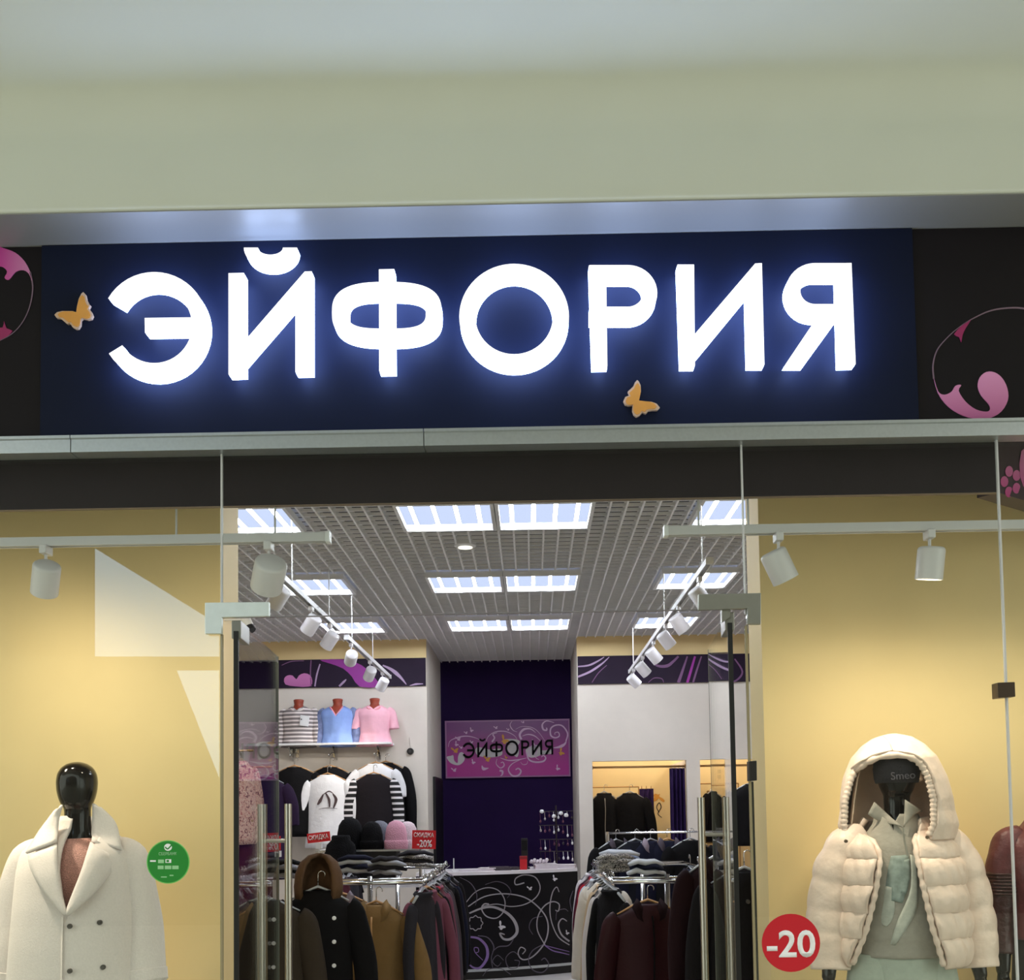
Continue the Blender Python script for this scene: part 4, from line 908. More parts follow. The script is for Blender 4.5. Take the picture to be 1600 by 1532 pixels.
# things on the counter
def onctr(px, off=.12): d = dcount(px)+off; return Vector((at(px, 1355, d).x, d, ztc))
p = onctr(818, .1); g = empty('red_box', p); tag(g, 'small red box standing on the counter', 'box')
bx('box', -.035, .035, -.03, .03, 0, .13, mat('red_card', (196, 24, 36), .5), g, bev=.004); bx('lid', -.037, .037, -.032, .032, .1, .132, mat('dark_red_card', (140, 16, 26), .5), g, bev=.003)
p = onctr(820, .22); g = empty('card_terminal', p); tag(g, 'black upright card reader standing on the counter', 'card reader')
bx('body', -.032, .032, -.012, .012, 0, .30, M_black, g, bev=.004); bx('screen', -.026, .026, -.0135, -.011, .18, .28, mat('dark_screen', (20, 18, 26), .1), g); bx('foot', -.05, .05, -.04, .05, 0, .015, M_black, g, bev=.003)
paper = mat('paper', (214, 204, 210), .8, var=.05); magz = mat('dark_magazine', (60, 52, 58), .5, var=.3)
for i, (px, w, dpt, h, m, lb, rz) in enumerate(((735, .2, .14, .012, paper, 'loose white papers at the left end of the counter', .1), (762, .16, .12, .03, paper, 'thin stack of white receipts on the counter', -.2), (781, .2, .15, .035, magz, 'dark folded booklet lying on the counter', .15), (803, .12, .1, .03, magz, 'small dark wallet lying beside the red box', -.1), (852, .22, .18, .05, paper, 'thick stack of white paper bags by the red box', .1), (880, .24, .18, .035, paper, 'flat pile of pale tissue paper at the right end of the counter', -.12))):
    p = onctr(px, .14); g = empty('paper_stack', p, rz); tag(g, lb, 'papers', 'papers on the counter')
    n = max(2, int(h/.008))
    for k in range(n):
        o = bx('sheet', -w/2+random.uniform(-.012, .012), w/2+random.uniform(-.012, .012), -dpt/2, dpt/2+random.uniform(-.01, .01), k*h/n, (k+.92)*h/n, m, g)
M_lips = mat('folded_white_cloth', (208, 196, 204), .85, var=.1, scale=40)
p = onctr(842, .16)+Vector((0, 0, .052)); g = empty('folded_cloth', p); tag(g, 'crumpled pale pink and white wrapping on the paper bags', 'cloth')
mb = MB()
for k in range(6): mb.tube([(-.08+.03*k, -.04, .012), (-.07+.03*k, 0, .022+.012*(k % 2)), (-.085+.03*k, .05, .01)], [.012, .018, .01], 7)
mb.build('wrapping', M_lips, g, smooth=True)
p = onctr(709, .05); g = empty('pen', p); tag(g, 'thin white pen standing at the left end of the counter', 'pen')
MB().tube([(0, 0, .01), (.0, 0, .13)], .005, 7).build('barrel', M_white, g); autosmooth(MB().lathe([(0, 0), (.02, 0), (.016, .012), (0, .012)], n=14).build('foot', M_white, g))
# jewellery stand
p = onctr(870, .26); g = empty('jewellery_stand', p); tag(g, 'tall dark jewellery stand hung with shiny trinkets on the counter', 'jewellery stand')
M_dm = mat('dark_metal', (48, 40, 46), .35, .6)
MB().tube([(0, 0, 0), (0, 0, .62)], .008, 8).build('pole', M_dm, g)
autosmooth(MB().lathe([(0, 0), (.1, 0), (.1, .012), (0, .02)], n=20).build('base', M_dm, g))
tr_m = mat('trinket_silver', (210, 204, 210), .25, .7); tr_p = mat('trinket_plum', (96, 50, 74), .4, .3); tr_w = mat('trinket_white', (230, 228, 232), .4)
for k, zz in enumerate((.56, .42, .28, .16)):
    MB().tube([(-.17, 0, zz), (.17, 0, zz)], .005, 6).build('crossbar', M_dm, g)
    MB().tube([(0, -.12, zz-.02), (0, .12, zz-.02)], .005, 6).build('crossbar', M_dm, g)
    for q in range(8):
        xx = -.16+.045*q; ln = random.uniform(.04, .11)
        m = random.choice((tr_m, tr_p, tr_p, tr_w, M_dm)); mb = MB(); mb.tube([(xx, 0, zz), (xx+.004, -.006, zz-ln)], .0025, 5)
        mb.lathe([(0, -.018), (.008, -.012), (.011, 0), (.006, .012), (0, .016)], (xx+.004, -.006, zz-ln), 8); mb.build('trinket', m, g)
for xx, zz in ((-.14, .6), (-.02, .55), (.05, .58), (.1, .56)):
    MB().lathe([(0, -.02), (.018, -.012), (.022, 0), (.016, .016), (0, .02)], (xx, -.02, zz-.04), 10).build('white_rosette', tr_w, g, smooth=True)

# ------------------------------------------------------------------ garments
M_wood = mat('pale_wood_hanger', (196, 150, 100), .5, var=.1, scale=30)
M_clear = mat('clear_plastic_hanger', (180, 184, 190), .15, .0, coat=.5)
FAB = {}
def fab(name, rgb, rough=.85, **k):
    return mat('cloth_'+name, rgb, rough, spec=k.pop('spec', .2), var=k.pop('var', .05), scale=k.pop('scale', 9), bump=k.pop('bump', .2), bscale=k.pop('bscale', 26), **k)
def hanger(par, w, wood=True, z=0.0):
    m = M_wood if wood else M_clear
    o = MB().tube([(-w*.92, 0, z-.075), (-w*.45, 0, z-.03), (0, 0, z), (w*.45, 0, z-.03), (w*.92, 0, z-.075)], [.008, .012, .016, .012, .008], 8, flat=.5).build('hanger', m, par, smooth=True)
    hk = [(0, 0, z+.005), (0, 0, z+.05)]+[(.018-.018*cos(a), 0, z+.06+.018*sin(a)) for a in [pi*i/6 for i in range(0, 8)]]
    MB().tube(hk, .003, 6).build('hook', M_chrome, o, smooth=True); return o
def hung(name, label, cat, group, loc, rz, m, w=.21, L=.65, dp=.075, sl=.5, hood=None, wood=True, buttons=0, zipm=None, collar=None, flare=1.12, hg=True, amp=.05, neck=.075, slm=None, seed=None, arms=True, quilted=False, lining=None, thin=1.0):
    rnd = random.Random(seed if seed is not None else label)
    g = empty(name, loc, rz); tag(g, label, cat, group)
    ph = rnd.uniform(0, 6); ns = 18
    prof = [(.0, neck, .045), (-.012, neck*1.12, .055), (-.035, w*.62, dp*.75), (-.07, w*.93, dp*.92), (-.11, w*1.0, dp), (-.2, w*.97, dp*1.1)]
    for i in range(1, 9): t = i/8; prof.append((-.2-(L-.2)*t, w*(.97+(flare-.97)*t), dp*(1.1+.35*t)))
    rings = []
    for z, a, b in prof:
        t = min(1, -z/L); ring = []
        for k in range(36):
            th = 2*pi*k/36; q = 1+amp*t*(sin(5*th+ph)+.6*sin(9*th+ph*2+3*t))
            if quilted: q += .10*abs(sin(pi*z/.11))**.6-.05
            ring.append(Vector((a*q*sin(th), -b*q*cos(th)*(1-.2*abs(sin(th))), z)))
        rings.append(ring)
    mb = MB(); mb.loft(rings, cap=False); o = mb.build('body', m, g, smooth=True); solid(o, .006, 0)
    if arms and sl:
        for s in (-1, 1):
            x1 = w*1.0+.05+rnd.uniform(0, .03); 
            so = sleeve('sleeve', slm or m, g, [(s*w*.86, 0, -.085), (s*w*1.04, 0, -.13), (s*(x1), -.01, -.13-sl*.45), (s*(x1+.012), -.02+rnd.uniform(-.01, .02), -.13-sl)], [.05*thin, .066*thin, .06*thin, .052*thin], disp=lambda a, t: (.07*sin(3*a+10*t+ph)*t if not quilted else .1*abs(sin(pi*t*5))**.6-.04), flat=.7)
    if hood:
        hm = lining or m
        ho = MB(); rr = []
        for z, a, b, y in ((-.05, .10, .07, .015), (.02, .105, .085, .02), (.08, .1, .085, .03), (.13, .08, .07, .04), (.16, .045, .04, .045), (.168, .01, .01, .045)):
            rr.append([Vector((a*sin(t), y-b*cos(t), z)) for t in [radians(42)+radians(276)*i/24 for i in range(25)]])
        v = [p for r_ in rr for p in r_]; f = [(i*25+j, i*25+j+1, (i+1)*25+j+1, (i+1)*25+j) for i in range(5) for j in range(24)]
        hd = pyd('hood', v, f, hood, g, True); solid(hd, .02, 1)
    if collar:
        mb = MB()
        for s in (-1, 1):
            mb.add([(s*.02, -dp*.85, -.11), (s*.075, -dp*.95, -.07), (s*.1, -dp*.6, -.015), (s*.065, -.02, .03), (s*.05, -.045, .01)], [(0, 1, 4), (1, 2, 3, 4)] if s > 0 else [(4, 1, 0), (4, 3, 2, 1)])
        co = mb.build('collar', collar, g, fix=False, smooth=True); solid(co, .006, 0)
    if zipm:
        pts = [Vector((0, -dp*1.12-.12*dp*0, -.06))]+[Vector((.004*sin(9*t), -dp*(1.12+.4*t)-.012, -.06-(L-.08)*t)) for t in frange(.05, 1, 8)]
        MB().tube(pts, .005, 6).build('zip', zipm, g, smooth=True)
    for k in range(buttons):
        zz = -.13-k*(L-.2)/max(1, buttons); o = MB().lathe([(0, -.006), (.009, -.006), (.011, 0), (0, .003)], n=10, axis='Y').build('button', M_white if buttons > 3 else M_btn, g); o.location = (w*.55 if buttons == 5 else 0, -dp*(1.1+.4*k/buttons)-.012, zz)
    if hg: hanger(g, w, wood, .02)
    return g

# --- shelf with three busts on the left rear wall
zs = at(520, 1162, DB-.2).z
sh = empty('wall_shelf', (0, 0, 0)); tag(sh, 'narrow white wall shelf carrying three dressed busts', 'shelf')
xs0_, xs1_ = at(430, 1160, DB-.2).x, at(612, 1160, DB-.2).x
bx('board', xs0_-.3, xs1_, DB-.3, DB-.001, zs-.022, zs, M_white, sh, bev=.002)
for t in (.12, .5, .88):
    xx = xs0_+(xs1_-xs0_)*t; mb = MB(); mb.prism([(xx-.008, DB-.24, zs-.022), (xx-.008, DB-.001, zs-.022), (xx-.008, DB-.001, zs-.17), (xx-.008, DB-.02, zs-.17)], (.016, 0, 0)); mb.build('bracket', M_chrome, sh)
M_ter = mat('terracotta_bust', (150, 62, 42), .4, var=.06)
def bust(label, px, m, vneck=False, sl=.14, pocket=False, slm=None, trim=None, wide=.165, hem=None):
    g = empty('dressed_bust', (at(px, 1160, DB-.15).x, DB-.15, zs)); tag(g, label, 'bust', 'dressed busts on the wall shelf')
    prof = [(.0, .14, .09), (.1, .135, .085), (.2, .145, .092), (.3, .16, .1), (.37, .15, .09), (.405, .1, .07), (.43, .055, .052), (.455, .046, .046), (.475, .05, .048), (.49, .052, .05), (.505, .056, .052), (.515, .045, .042)]
    K = .92; mb = MB(); mb.loft([sell(0, 0, z*K, a, b, 24) for z, a, b in prof]); mb.build('bust_form', M_ter, g, smooth=True)
    sec = [(-.035, 0, 0, wide*1.12, .125), (.02, 0, 0, wide*1.05, .115), (.1, 0, 0, wide*.93, .1), (.2, 0, 0, wide*.97, .107), (.29, 0, 0, wide*1.05, .112), (.34, 0, 0, wide*1.02, .098), (.372, 0, 0, wide*.66, .08), (.392, 0, 0, .075, .066)]
    ed = [(-.1, 0, 0), (.28, 0, 0), (.40, -.075, .075)] if vneck else [(-.1, 0, 0), (.352, 0, 0), (.4, -.066, .066)]
    sheet('shirt', m, g, sec, ed, frange(-.035, .392, 30), 48, lambda t, z: .03*sin(6*t+8*z)+.02*sin(9*t-14*z)+(.05*sin(11*t) if z < .05 else 0)*max(0, .05-z)/.085, 1.0, .005)
    for s in (-1, 1):
        so = sleeve('shirt_sleeve', slm or m, g, [(s*wide*.8, 0, .35), (s*(wide*1.02), 0, .315), (s*(wide*1.16), -.01, .315-sl*.5), (s*(wide*1.22), -.015, .315-sl)], [.035, .05, .058, .056], disp=lambda a, t: .07*sin(3*a+7*t))
    if trim:
        mb = MB()
        if vneck: pts = [Vector((x, -.115+abs(x)*.55, .285+abs(x)*1.45)) for x in frange(-.068, .068, 13)]
        else: pts = [Vector((.068*sin(a), -.075-.02*cos(a), .375-.03*cos(a))) for a in frange(-1.5, 1.5, 15)]
        mb.tube(pts, .008, 6); mb.build('neck_trim', trim, g, smooth=True)
    if pocket:
        o = bx('chest_pocket', .01, .105, -.128, -.118, .19, .30, M_white, g, bev=.003); o.rotation_euler = (0, .12, 0)
        q = bx('pocket_mark', .05, .062, -.131, -.127, .245, .258, M_black, g)
    return g
bust('bust in a grey and white striped long-sleeved top with white pocket', 467, stripemat('grey_white_stripes', (126, 118, 118), (226, 216, 214), 'Z', 24, .55), False, .33, True, None, mat('white_neck_trim', (232, 222, 216), .8))
bust('bust in a light blue v-neck top with pink neckline', 528, fab('sky_blue', (138, 166, 226), bump=.15), True, .33, False, fab('washed_blue_grey', (120, 132, 172), var=.4, scale=16), mat('pink_neck_trim', (232, 160, 178), .8))
bust('bust in a pale pink short-sleeved t-shirt', 586, fab('pale_pink', (238, 180, 196), bump=.15), False, .17, False, None, mat('rose_neck_trim', (240, 160, 170), .8))

# --- garments hanging under the shelf (hooks on the wall)
zh = lambda py: at(520, py, DB-.25).z
def hookrail(px):
    x = at(px, 1180, DB-.2).x; g = empty('wall_hook', (x, DB, zh(1182))); return g
for i, px in enumerate((458, 518, 588)):
    g = hookrail(px); tag(g, 'chrome display hook under the shelf, %s' % ('behind the door handle', 'above the white t-shirt', 'above the black sweatshirt')[i], 'hook', 'chrome display hooks')
    MB().tube([(0, -.001, .05), (0, -.02, .05), (0, -.16, .04), (0, -.34, .0), (0, -.345, .02)], .007, 8).build('arm', M_chrome, g, smooth=True)
    bx('plate', -.02, .02, -.012, -.0005, .0, .1, M_chrome, g, bev=.002)
xw = lambda px, d=DB-.25: at(px, 1240, d).x
zz = zh(1196)
cblk = fab('black', (10, 9, 12)); cwht = fab('white', (226, 226, 230)); cnav = fab('navy', (22, 24, 44)); cchar = fab('charcoal', (44, 42, 48))
GW = 'garments hanging on the left rear wall'
hung('black_tshirt', 'black t-shirt hanging behind the left door handle', 't-shirt', GW, (xw(462), DB-.3, zh(1199)), 0, cblk, w=.215, L=.72, sl=.2, seed=3)
hung('black_tshirt', 'black sweatshirt hanging behind the white printed t-shirt', 'sweatshirt', GW, (xw(514), DB-.18, zh(1199)), 0, cblk, w=.21, L=.66, sl=.2, seed=4)
gw = hung('white_tshirt', 'white t-shirt with a small dark drawing on its chest', 't-shirt', GW, (xw(513, DB-.3), DB-.33, zh(1212)), 0, cwht, w=.205, L=.75, sl=.5, seed=5, amp=.03)
M_dr = mat('drawing_ink', (70, 52, 54), .7)
for pts, w in (([(505, 1242), (500, 1252), (496, 1258)], (2, 5, 2)), ([(509, 1240), (514, 1250), (515, 1262)], (2, 4, 2)), ([(520, 1241), (525, 1250), (521, 1263)], (2, 5, 2)), ([(505, 1242), (514, 1237), (521, 1241)], (1, 2, 1)), ([(498, 1265), (510, 1263), (527, 1264)], (.6, 1, .6))):
    mb = MB(); ribbon(mb, pts, w, lambda p: DB-.33-.105, 5); o = mb.build('drawing', M_dr); bpy.context.view_layer.update(); o.parent = gw; o.matrix_parent_inverse = gw.matrix_world.inverted()
hung('white_shirt', 'white top hanging behind the black sweatshirt with striped sleeves', 'top', GW, (xw(586), DB-.2, zh(1195)), 0, cwht, w=.2, L=.5, sl=.22, seed=6)
hung('long_black_cardigan', 'long-sleeved black cardigan spread against the rear wall', 'cardigan', GW, (xw(600), DB-.1, zh(1193)), 0, cblk, w=.2, L=.7, sl=.62, seed=16)
hung('black_sweatshirt', 'black sweatshirt with white striped sleeves', 'sweatshirt', GW, (xw(585, DB-.3), DB-.34, zh(1212)), 0, fab('soft_black', (26, 21, 25)), w=.2, L=.72, sl=.5, slm=stripemat('black_white_stripes', (16, 14, 18), (220, 216, 220), 'Z', 17, .62), seed=7, amp=.03)
p = at(641, 1174.5, DB-.02); g = empty('wall_disc', (p.x, DB, p.z)); tag(g, 'round black disc on the white rear wall', 'wall disc')
autosmooth(MB().lathe([(0, -.03), (.028, -.03), (.036, -.022), (.036, -.0005), (0, -.0005)], n=20, axis='Y').build('disc', M_black, g)); autosmooth(MB().lathe([(0, -.036), (.012, -.036), (.014, -.029), (0, -.029)], n=14, axis='Y').build('cap', mat('grey_cap', (60, 58, 60), .4), g))
MB().tube([(.0, -.012, .03), (-.01, -.004, .15)], .0015, 5).build('wire', mat('pale_wire', (170, 160, 150), .6), g)
# ------------------------------------------------------------------ hat stand
HD = 8.0
zhs = at(580, 1327, HD).z
hs = empty('hat_stand', (at(585, 1327, HD).x, HD, 0)); tag(hs, 'chrome stand with a glass shelf of knitted hats', 'stand')
bx('shelf', -.42, .36, -.16, .16, zhs-.012, zhs, glassmat('shelf_glass', (.8, .86, .84)), hs)
bx('shelf_edge', -.42, .36, -.165, -.16, zhs-.014, zhs, M_alu, hs)
bx('riser', -.14, .18, -.1, .14, zhs-.26, zhs-.013, mat('black_box_card', (14, 12, 15), .5), hs, bev=.004)
bx('lower_shelf', -.42, .36, -.16, .16, zhs-.285, zhs-.265, M_white, hs)
for x in (-.4, .34):
    MB().tube([(x, .1, .0), (x, .1, zhs-.014)], .012, 8).build('post', M_chrome, hs)
bx('base', -.45, .4, -.18, .2, .0, .03, M_chrome, hs, bev=.004)
def beanie(label, px, m, h=.2, w=.1, cuff=True, tilt=0, dz=0, dd=0):
    p = at(px, 1325, HD+dd); g = empty('knit_hat', (p.x, HD+dd, zhs+dz)); tag(g, label, 'hat', 'knitted hats on the stand'); g.rotation_euler = (0, tilt, 0)
    prof = [(0, h), (w*.3, h*.985), (w*.6, h*.92), (w*.85, h*.76), (w*.97, h*.5), (w, h*.2), (w*.98, 0), (w*.9, .0)]
    mb = MB(); rr = []
    for r_, z in prof[::-1]: rr.append([Vector((max(r_, .001)*(1+.015*sin(9*a))*cos(a), max(r_, .001)*.85*sin(a), z)) for a in [2*pi*i/28 for i in range(28)]])
    mb.loft(rr); mb.build('crown', m, g, smooth=True)
    if cuff:
        mb = MB(); mb.loft([[Vector((r_*cos(a), r_*.86*sin(a), z)) for a in [2*pi*i/28 for i in range(28)]] for r_, z in ((w*1.0, .0), (w*1.07, .008), (w*1.08, .05), (w*1.04, .065), (w*.98, .066))], cap=False); mb.build('cuff', m, g, smooth=True)
    return g
M_bk = fab('black_knit', (9, 8, 11), bscale=120, bump=.5); M_gy = fab('grey_knit', (120, 122, 132), bscale=120, bump=.5); M_pkh = fab('pink_knit', (216, 160, 180), bscale=120, bump=.5); M_plh = fab('pale_pink_knit', (226, 206, 214), bscale=120, bump=.5)
beanie('tall black hooded scarf hat at the left of the hats', 547, M_bk, .24, .1, False, 0, .0)
beanie('black knitted hat in the middle of the hats', 581, M_bk, .21, .085, True, 0, 0, -.04)
beanie('grey knitted hat behind the black one', 590, M_gy, .215, .085, True, .12, 0, .12)
beanie('dusty pink knitted hat with turned-up cuff', 619, M_pkh, .215, .085, True, 0, 0, -.04)
beanie('pale pink knitted hat behind the dusty pink one', 634, M_plh, .205, .08, True, .1, 0, .12)
p = at(532, 1330, HD-.3); g = hung('black_scarf', 'black scarf hanging below the tall black hat', 'scarf', None, (p.x, HD-.28, at(540, 1306, HD-.28).z), 0, M_bk, w=.11, L=.42, dp=.07, sl=0, hg=False, arms=False, neck=.06, amp=.08, flare=1.5)
# price signs
def sale_sign(label, px, py, w, h, d, tilt, lines, pole, rz=0):
    p = at(px, py, d); g = empty('sale_sign', p); tag(g, label, 'price sign', 'red sale signs'); bpy.context.view_layer.update()
    ca, sa = cos(tilt), sin(tilt); W_, H_ = w/pxm(d)/2, h/pxm(d)/2
    mb = MB(); mb.prism([(x*W_*ca-z*H_*sa, 0, x*W_*sa+z*H_*ca) for x, z in ((-1, 1), (1, 1), (1, -1), (-1, -1))], (0, .004, 0)); mb.build('card', mat('red_card_sign', (206, 22, 36), .45, emit=None), g)
    for txt, bxx, bd in lines:
        t = put_text('lettering', txt, bxx, d-.003, mat('white_sign_ink', (244, 236, 236), .6), None, bd, .001, tilt); t.parent = g; t.matrix_parent_inverse = Matrix.Translation(-Vector(p))
    MB().tube([(0, .008, -H_*.6), (0, .008, -H_-pole)], .004, 6).build('stem', M_white, g)
    bx('clip', -.02, .02, -.005, .02, -H_-.045, -H_-.005, M_white, g)
    return g
sale_sign('red sale sign with large minus twenty percent beside the pink hats', 662.5, 1312.5, 37, 29, HD-.25, -.03, (('СКИДКА', (646.5, 1301.5, 678, 1310), .012), ('-20%', (651.5, 1313, 675, 1324.5), .02)), .28)
sale_sign('red sale sign tilted above the brown hooded jacket', 498, 1309, 36, 15, 7.2, .1, (('СКИДКА', (482, 1304.5, 513, 1313.5), .012),), .28)
sale_sign('narrow red sale tag half hidden behind the left door handle', 434, 1318, 9, 22, 7.0, 0, (('Ж', (432, 1311, 437, 1317), .02),), 1.3)

# ------------------------------------------------------------------ clothes racks
def rack(label, x, y0, y1, z, w=.5):
    g = empty('clothes_rack', (x, (y0+y1)/2, 0)); tag(g, label, 'clothes rack', 'chrome clothes racks'); l = (y1-y0)/2
    for s in (-1, 1): MB().tube([(s*w/2, -l, z), (s*w/2, l, z)], .012, 10).build('hanging_bar', M_chrome, g, smooth=True)
    for t in (-1, 1):
        MB().tube([(-w/2, t*l, z), (w/2, t*l, z)], .012, 10).build('cross_bar', M_chrome, g, smooth=True)
        MB().tube([(0, t*l*.7, .02), (0, t*l*.7, z+.02)], .016, 10).build('post', M_chrome, g, smooth=True)
        MB().tube([(-w/2, t*l*.7, z), (w/2, t*l*.7, z)], .010, 10).build('arm', M_chrome, g, smooth=True)
        MB().tube([(-w/2, t*l*.7, .02), (w/2, t*l*.7, .02)], .016, 10).build('foot', M_chrome, g, smooth=True)
    return g
ZR = 1.2
rack('chrome clothes rack on the left of the entrance', -.96, 5.9, 7.7, ZR, .68)
rack('chrome clothes rack on the right of the entrance', .76, 5.7, 7.6, ZR, .66)
GL, GR = 'garments on the left clothes rack', 'garments on the right clothes rack'
def hp(px, py, d): return at(px, py, d)
c_tan = fab('tan_twill', (132, 104, 66), var=.08); c_brn = fab('brown_suede', (92, 68, 48), var=.15); c_olv = fab('dark_olive', (52, 44, 36)); c_bur = fab('burgundy', (46, 11, 18), rough=.55); c_bur2 = fab('dark_burgundy', (30, 8, 13)); c_gry = fab('slate_grey', (84, 76, 86)); c_mau = fab('mauve', (128, 74, 92)); c_lil = fab('lilac_grey', (150, 138, 150)); c_crm = fab('cream_quilt', (228, 220, 206), rough=.5); c_bei = fab('beige_wool', (206, 182, 150)); c_red = fab('bright_red', (170, 24, 40)); c_drk = fab('near_black', (13, 9, 11))
c_cam = patternmat('monochrome_floral_cloth', [(24, 22, 24), (200, 196, 196), (70, 66, 68), (226, 222, 220)], 60)
# left rack: two jackets facing the door
p = hp(497, 1392, 5.35); hung('hooded_jacket', 'black hooded jacket with brown fleece hood facing the entrance', 'jacket', GL, p, .08, cblk, w=.17, L=.78, dp=.1, sl=.55, hood=c_brn, buttons=5, wood=False, lining=c_brn, seed=21, flare=1.05)
p = hp(588, 1414, 5.9); hung('hooded_jacket', 'tan hooded jacket on a wooden hanger facing the entrance', 'jacket', GL, p, -.12, c_tan, w=.17, L=.8, dp=.09, sl=.5, collar=c_tan, zipm=M_wood, seed=22, flare=1.3)
p = hp(412, 1408, 5.15); hung('olive_jacket', 'dark olive jacket seen behind the open left door', 'jacket', GL, p, .2, c_olv, w=.19, L=.8, dp=.09, sl=.5, wood=False, seed=23)
p = hp(530, 1400, 6.2); hung('brown_jacket', 'brown jacket with satin collar behind the black hooded one', 'jacket', GL, p, .1, c_brn, w=.2, L=.75, sl=.5, collar=c_lil, seed=24)
# left rack: garments edge-on along the right bar, near to far
xr_ = -.62
edgeL = [(6.0, cchar, 'charcoal cardigan edge-on, nearest on the left rack', .16), (6.1, c_mau, 'mauve pink blouse edge-on beside the charcoal cardigan', .17), (6.22, cblk, 'black blouse edge-on behind the mauve one', .16), (6.34, c_red, 'bright red top squeezed between dark garments', .13), (6.44, c_mau, 'burgundy flowered blouse edge-on on the left rack', .17), (6.58, c_gry, 'slate grey dress edge-on on the left rack', .18), (6.72, fab('grey_brown', (74, 64, 66)), 'grey brown cardigan edge-on on the left rack', .19), (6.88, c_drk, 'black tunic edge-on on the left rack', .2), (7.04, cnav, 'navy jacket edge-on on the left rack', .2), (7.2, fab('ink_blue', (40, 44, 66)), 'ink blue shirt edge-on on the left rack', .2), (7.36, c_drk, 'black coat edge-on, last but one on the left rack', .2), (7.52, c_lil, 'pale lilac grey shirt at the far end of the left rack', .19)]
for i, (y, m, lb, w) in enumerate(edgeL):
    hung('hanging_garment', lb, 'garment', GL, (xr_+random.uniform(-.015, .015), y, ZR-.06), pi/2-.42+random.uniform(-.12, .12), m, w=w, L=.78, dp=.03, thin=.68, sl=.52, wood=(i == 1), seed=40+i, flare=1.25, amp=.09)
# left rack: garments along the left bar
for i, (y, m, lb) in enumerate(((6.5, cnav, 'navy top on the outer bar of the left rack'), (6.75, c_drk, 'black top on the outer bar of the left rack'), (7.0, c_gry, 'grey top on the outer bar of the left rack'), (7.25, fab('wine', (80, 24, 40)), 'wine red top on the outer bar of the left rack'), (7.5, cchar, 'charcoal top on the outer bar of the left rack'))):
    hung('hanging_garment', lb, 'garment', GL, (-1.31, y, ZR-.06), pi/2+random.uniform(-.2, .2), m, w=.19, L=.7, dp=.04, thin=.7, sl=.5, wood=False, seed=60+i)
# folded heaps and shiny hangers on top of the racks
def heap(label, px, py, d, m, n=5, w=.22, m2=None):
    p = at(px, py, d); g = empty('clothes_heap', (p.x, d, ZR+.014)); tag(g, label, 'clothes', 'clothes laid over the racks'); rnd = random.Random(label)
    for k in range(n):
        z = .018+.026*k; a = rnd.uniform(-.5, .5); c_, s_ = cos(a), sin(a); ww = w*rnd.uniform(.75, 1)
        pts = [(-ww/2*c_, -ww/2*s_, z-.006), (-ww/4*c_, -ww/4*s_+.02, z+.01), (0, 0, z+rnd.uniform(0, .012)), (ww/4*c_, ww/4*s_-.02, z+.008), (ww/2*c_, ww/2*s_, z-.008)]
        MB().tube(pts, [.02, .03, .034, .03, .018], 9, flat=.55).build('fold', m if (k % 2 == 0 or m2 is None) else m2, g, smooth=True)
    return g
heap('pale blue and white shirts heaped on the left rack', 557, 1365, 6.5, fab('ice_white', (196, 202, 214)), 4, .26, cnav)
heap('grey and white bundle of hangers and tops on the left rack', 605, 1372, 6.3, fab('silver_grey', (150, 152, 160), rough=.5), 4, .24, cchar)
heap('marbled grey scarf laid over the far end of the left rack', 650, 1352, 7.1, c_cam, 4, .3, cchar)
heap('dark tangle of hangers on the left rack behind the door', 440, 1385, 6.1, fab('pewter', (110, 110, 118), rough=.4), 4, .28, cblk)
# right rack
p = hp(1012, 1412, 5.75); hung('burgundy_jacket', 'burgundy jacket on a wooden hanger facing the entrance', 'jacket', GR, p, .12, c_bur, w=.185, L=.8, dp=.09, sl=.52, zipm=c_drk, seed=30, collar=c_bur2, flare=1.2)
p = hp(1116, 1345, 5.25); hung('burgundy_coat', 'large dark burgundy coat hanging nearest the right door', 'coat', GR, p, .3, c_bur2, w=.15, L=.95, dp=.1, sl=.6, seed=31, wood=False, flare=1.3, collar=c_bur2)
p = hp(1163, 1362, 4.95); hung('black_coat', 'black coat seen behind the right door handle', 'coat', GR, p, -.1, c_drk, w=.17, L=.95, dp=.11, sl=.6, seed=32, wood=False, buttons=2)
xl_ = .43
edgeR = [(5.95, cblk, 'black top edge-on, nearest on the right rack', .17, 0), (6.05, fab('pale_white', (220, 214, 214)), 'white top hanging beside the burgundy jacket', .15, 0), (6.2, c_drk, 'dark brown top edge-on on the right rack', .17, 0), (6.34, c_bei, 'beige wool coat edge-on on the right rack', .2, 0), (6.5, c_crm, 'cream quilted jacket edge-on on the right rack', .22, 1), (6.68, cchar, 'dark printed blouse edge-on on the right rack', .18, 0), (6.84, fab('pale_blue_white', (204, 210, 218)), 'pale blue shirt edge-on on the right rack', .19, 0), (7.0, c_red, 'red blouse edge-on on the right rack', .19, 0), (7.15, fab('wine2', (86, 22, 46)), 'wine coloured blouse edge-on on the right rack', .19, 0), (7.3, c_lil, 'pale lilac top edge-on on the right rack', .2, 0), (7.45, fab('soft_white', (214, 210, 212)), 'soft white top at the far end of the right rack', .2, 0)]
for i, (y, m, lb, w, q) in enumerate(edgeR):
    hung('hanging_garment', lb, 'garment', GR, (xl_+random.uniform(-.01, .01), y, ZR-.06), -pi/2+.45+random.uniform(-.12, .12), m, w=w, L=.72, dp=.032 if not q else .055, thin=.68 if not q else 1.0, sl=.5, wood=False, seed=80+i, flare=1.25, amp=.08, quilted=bool(q))
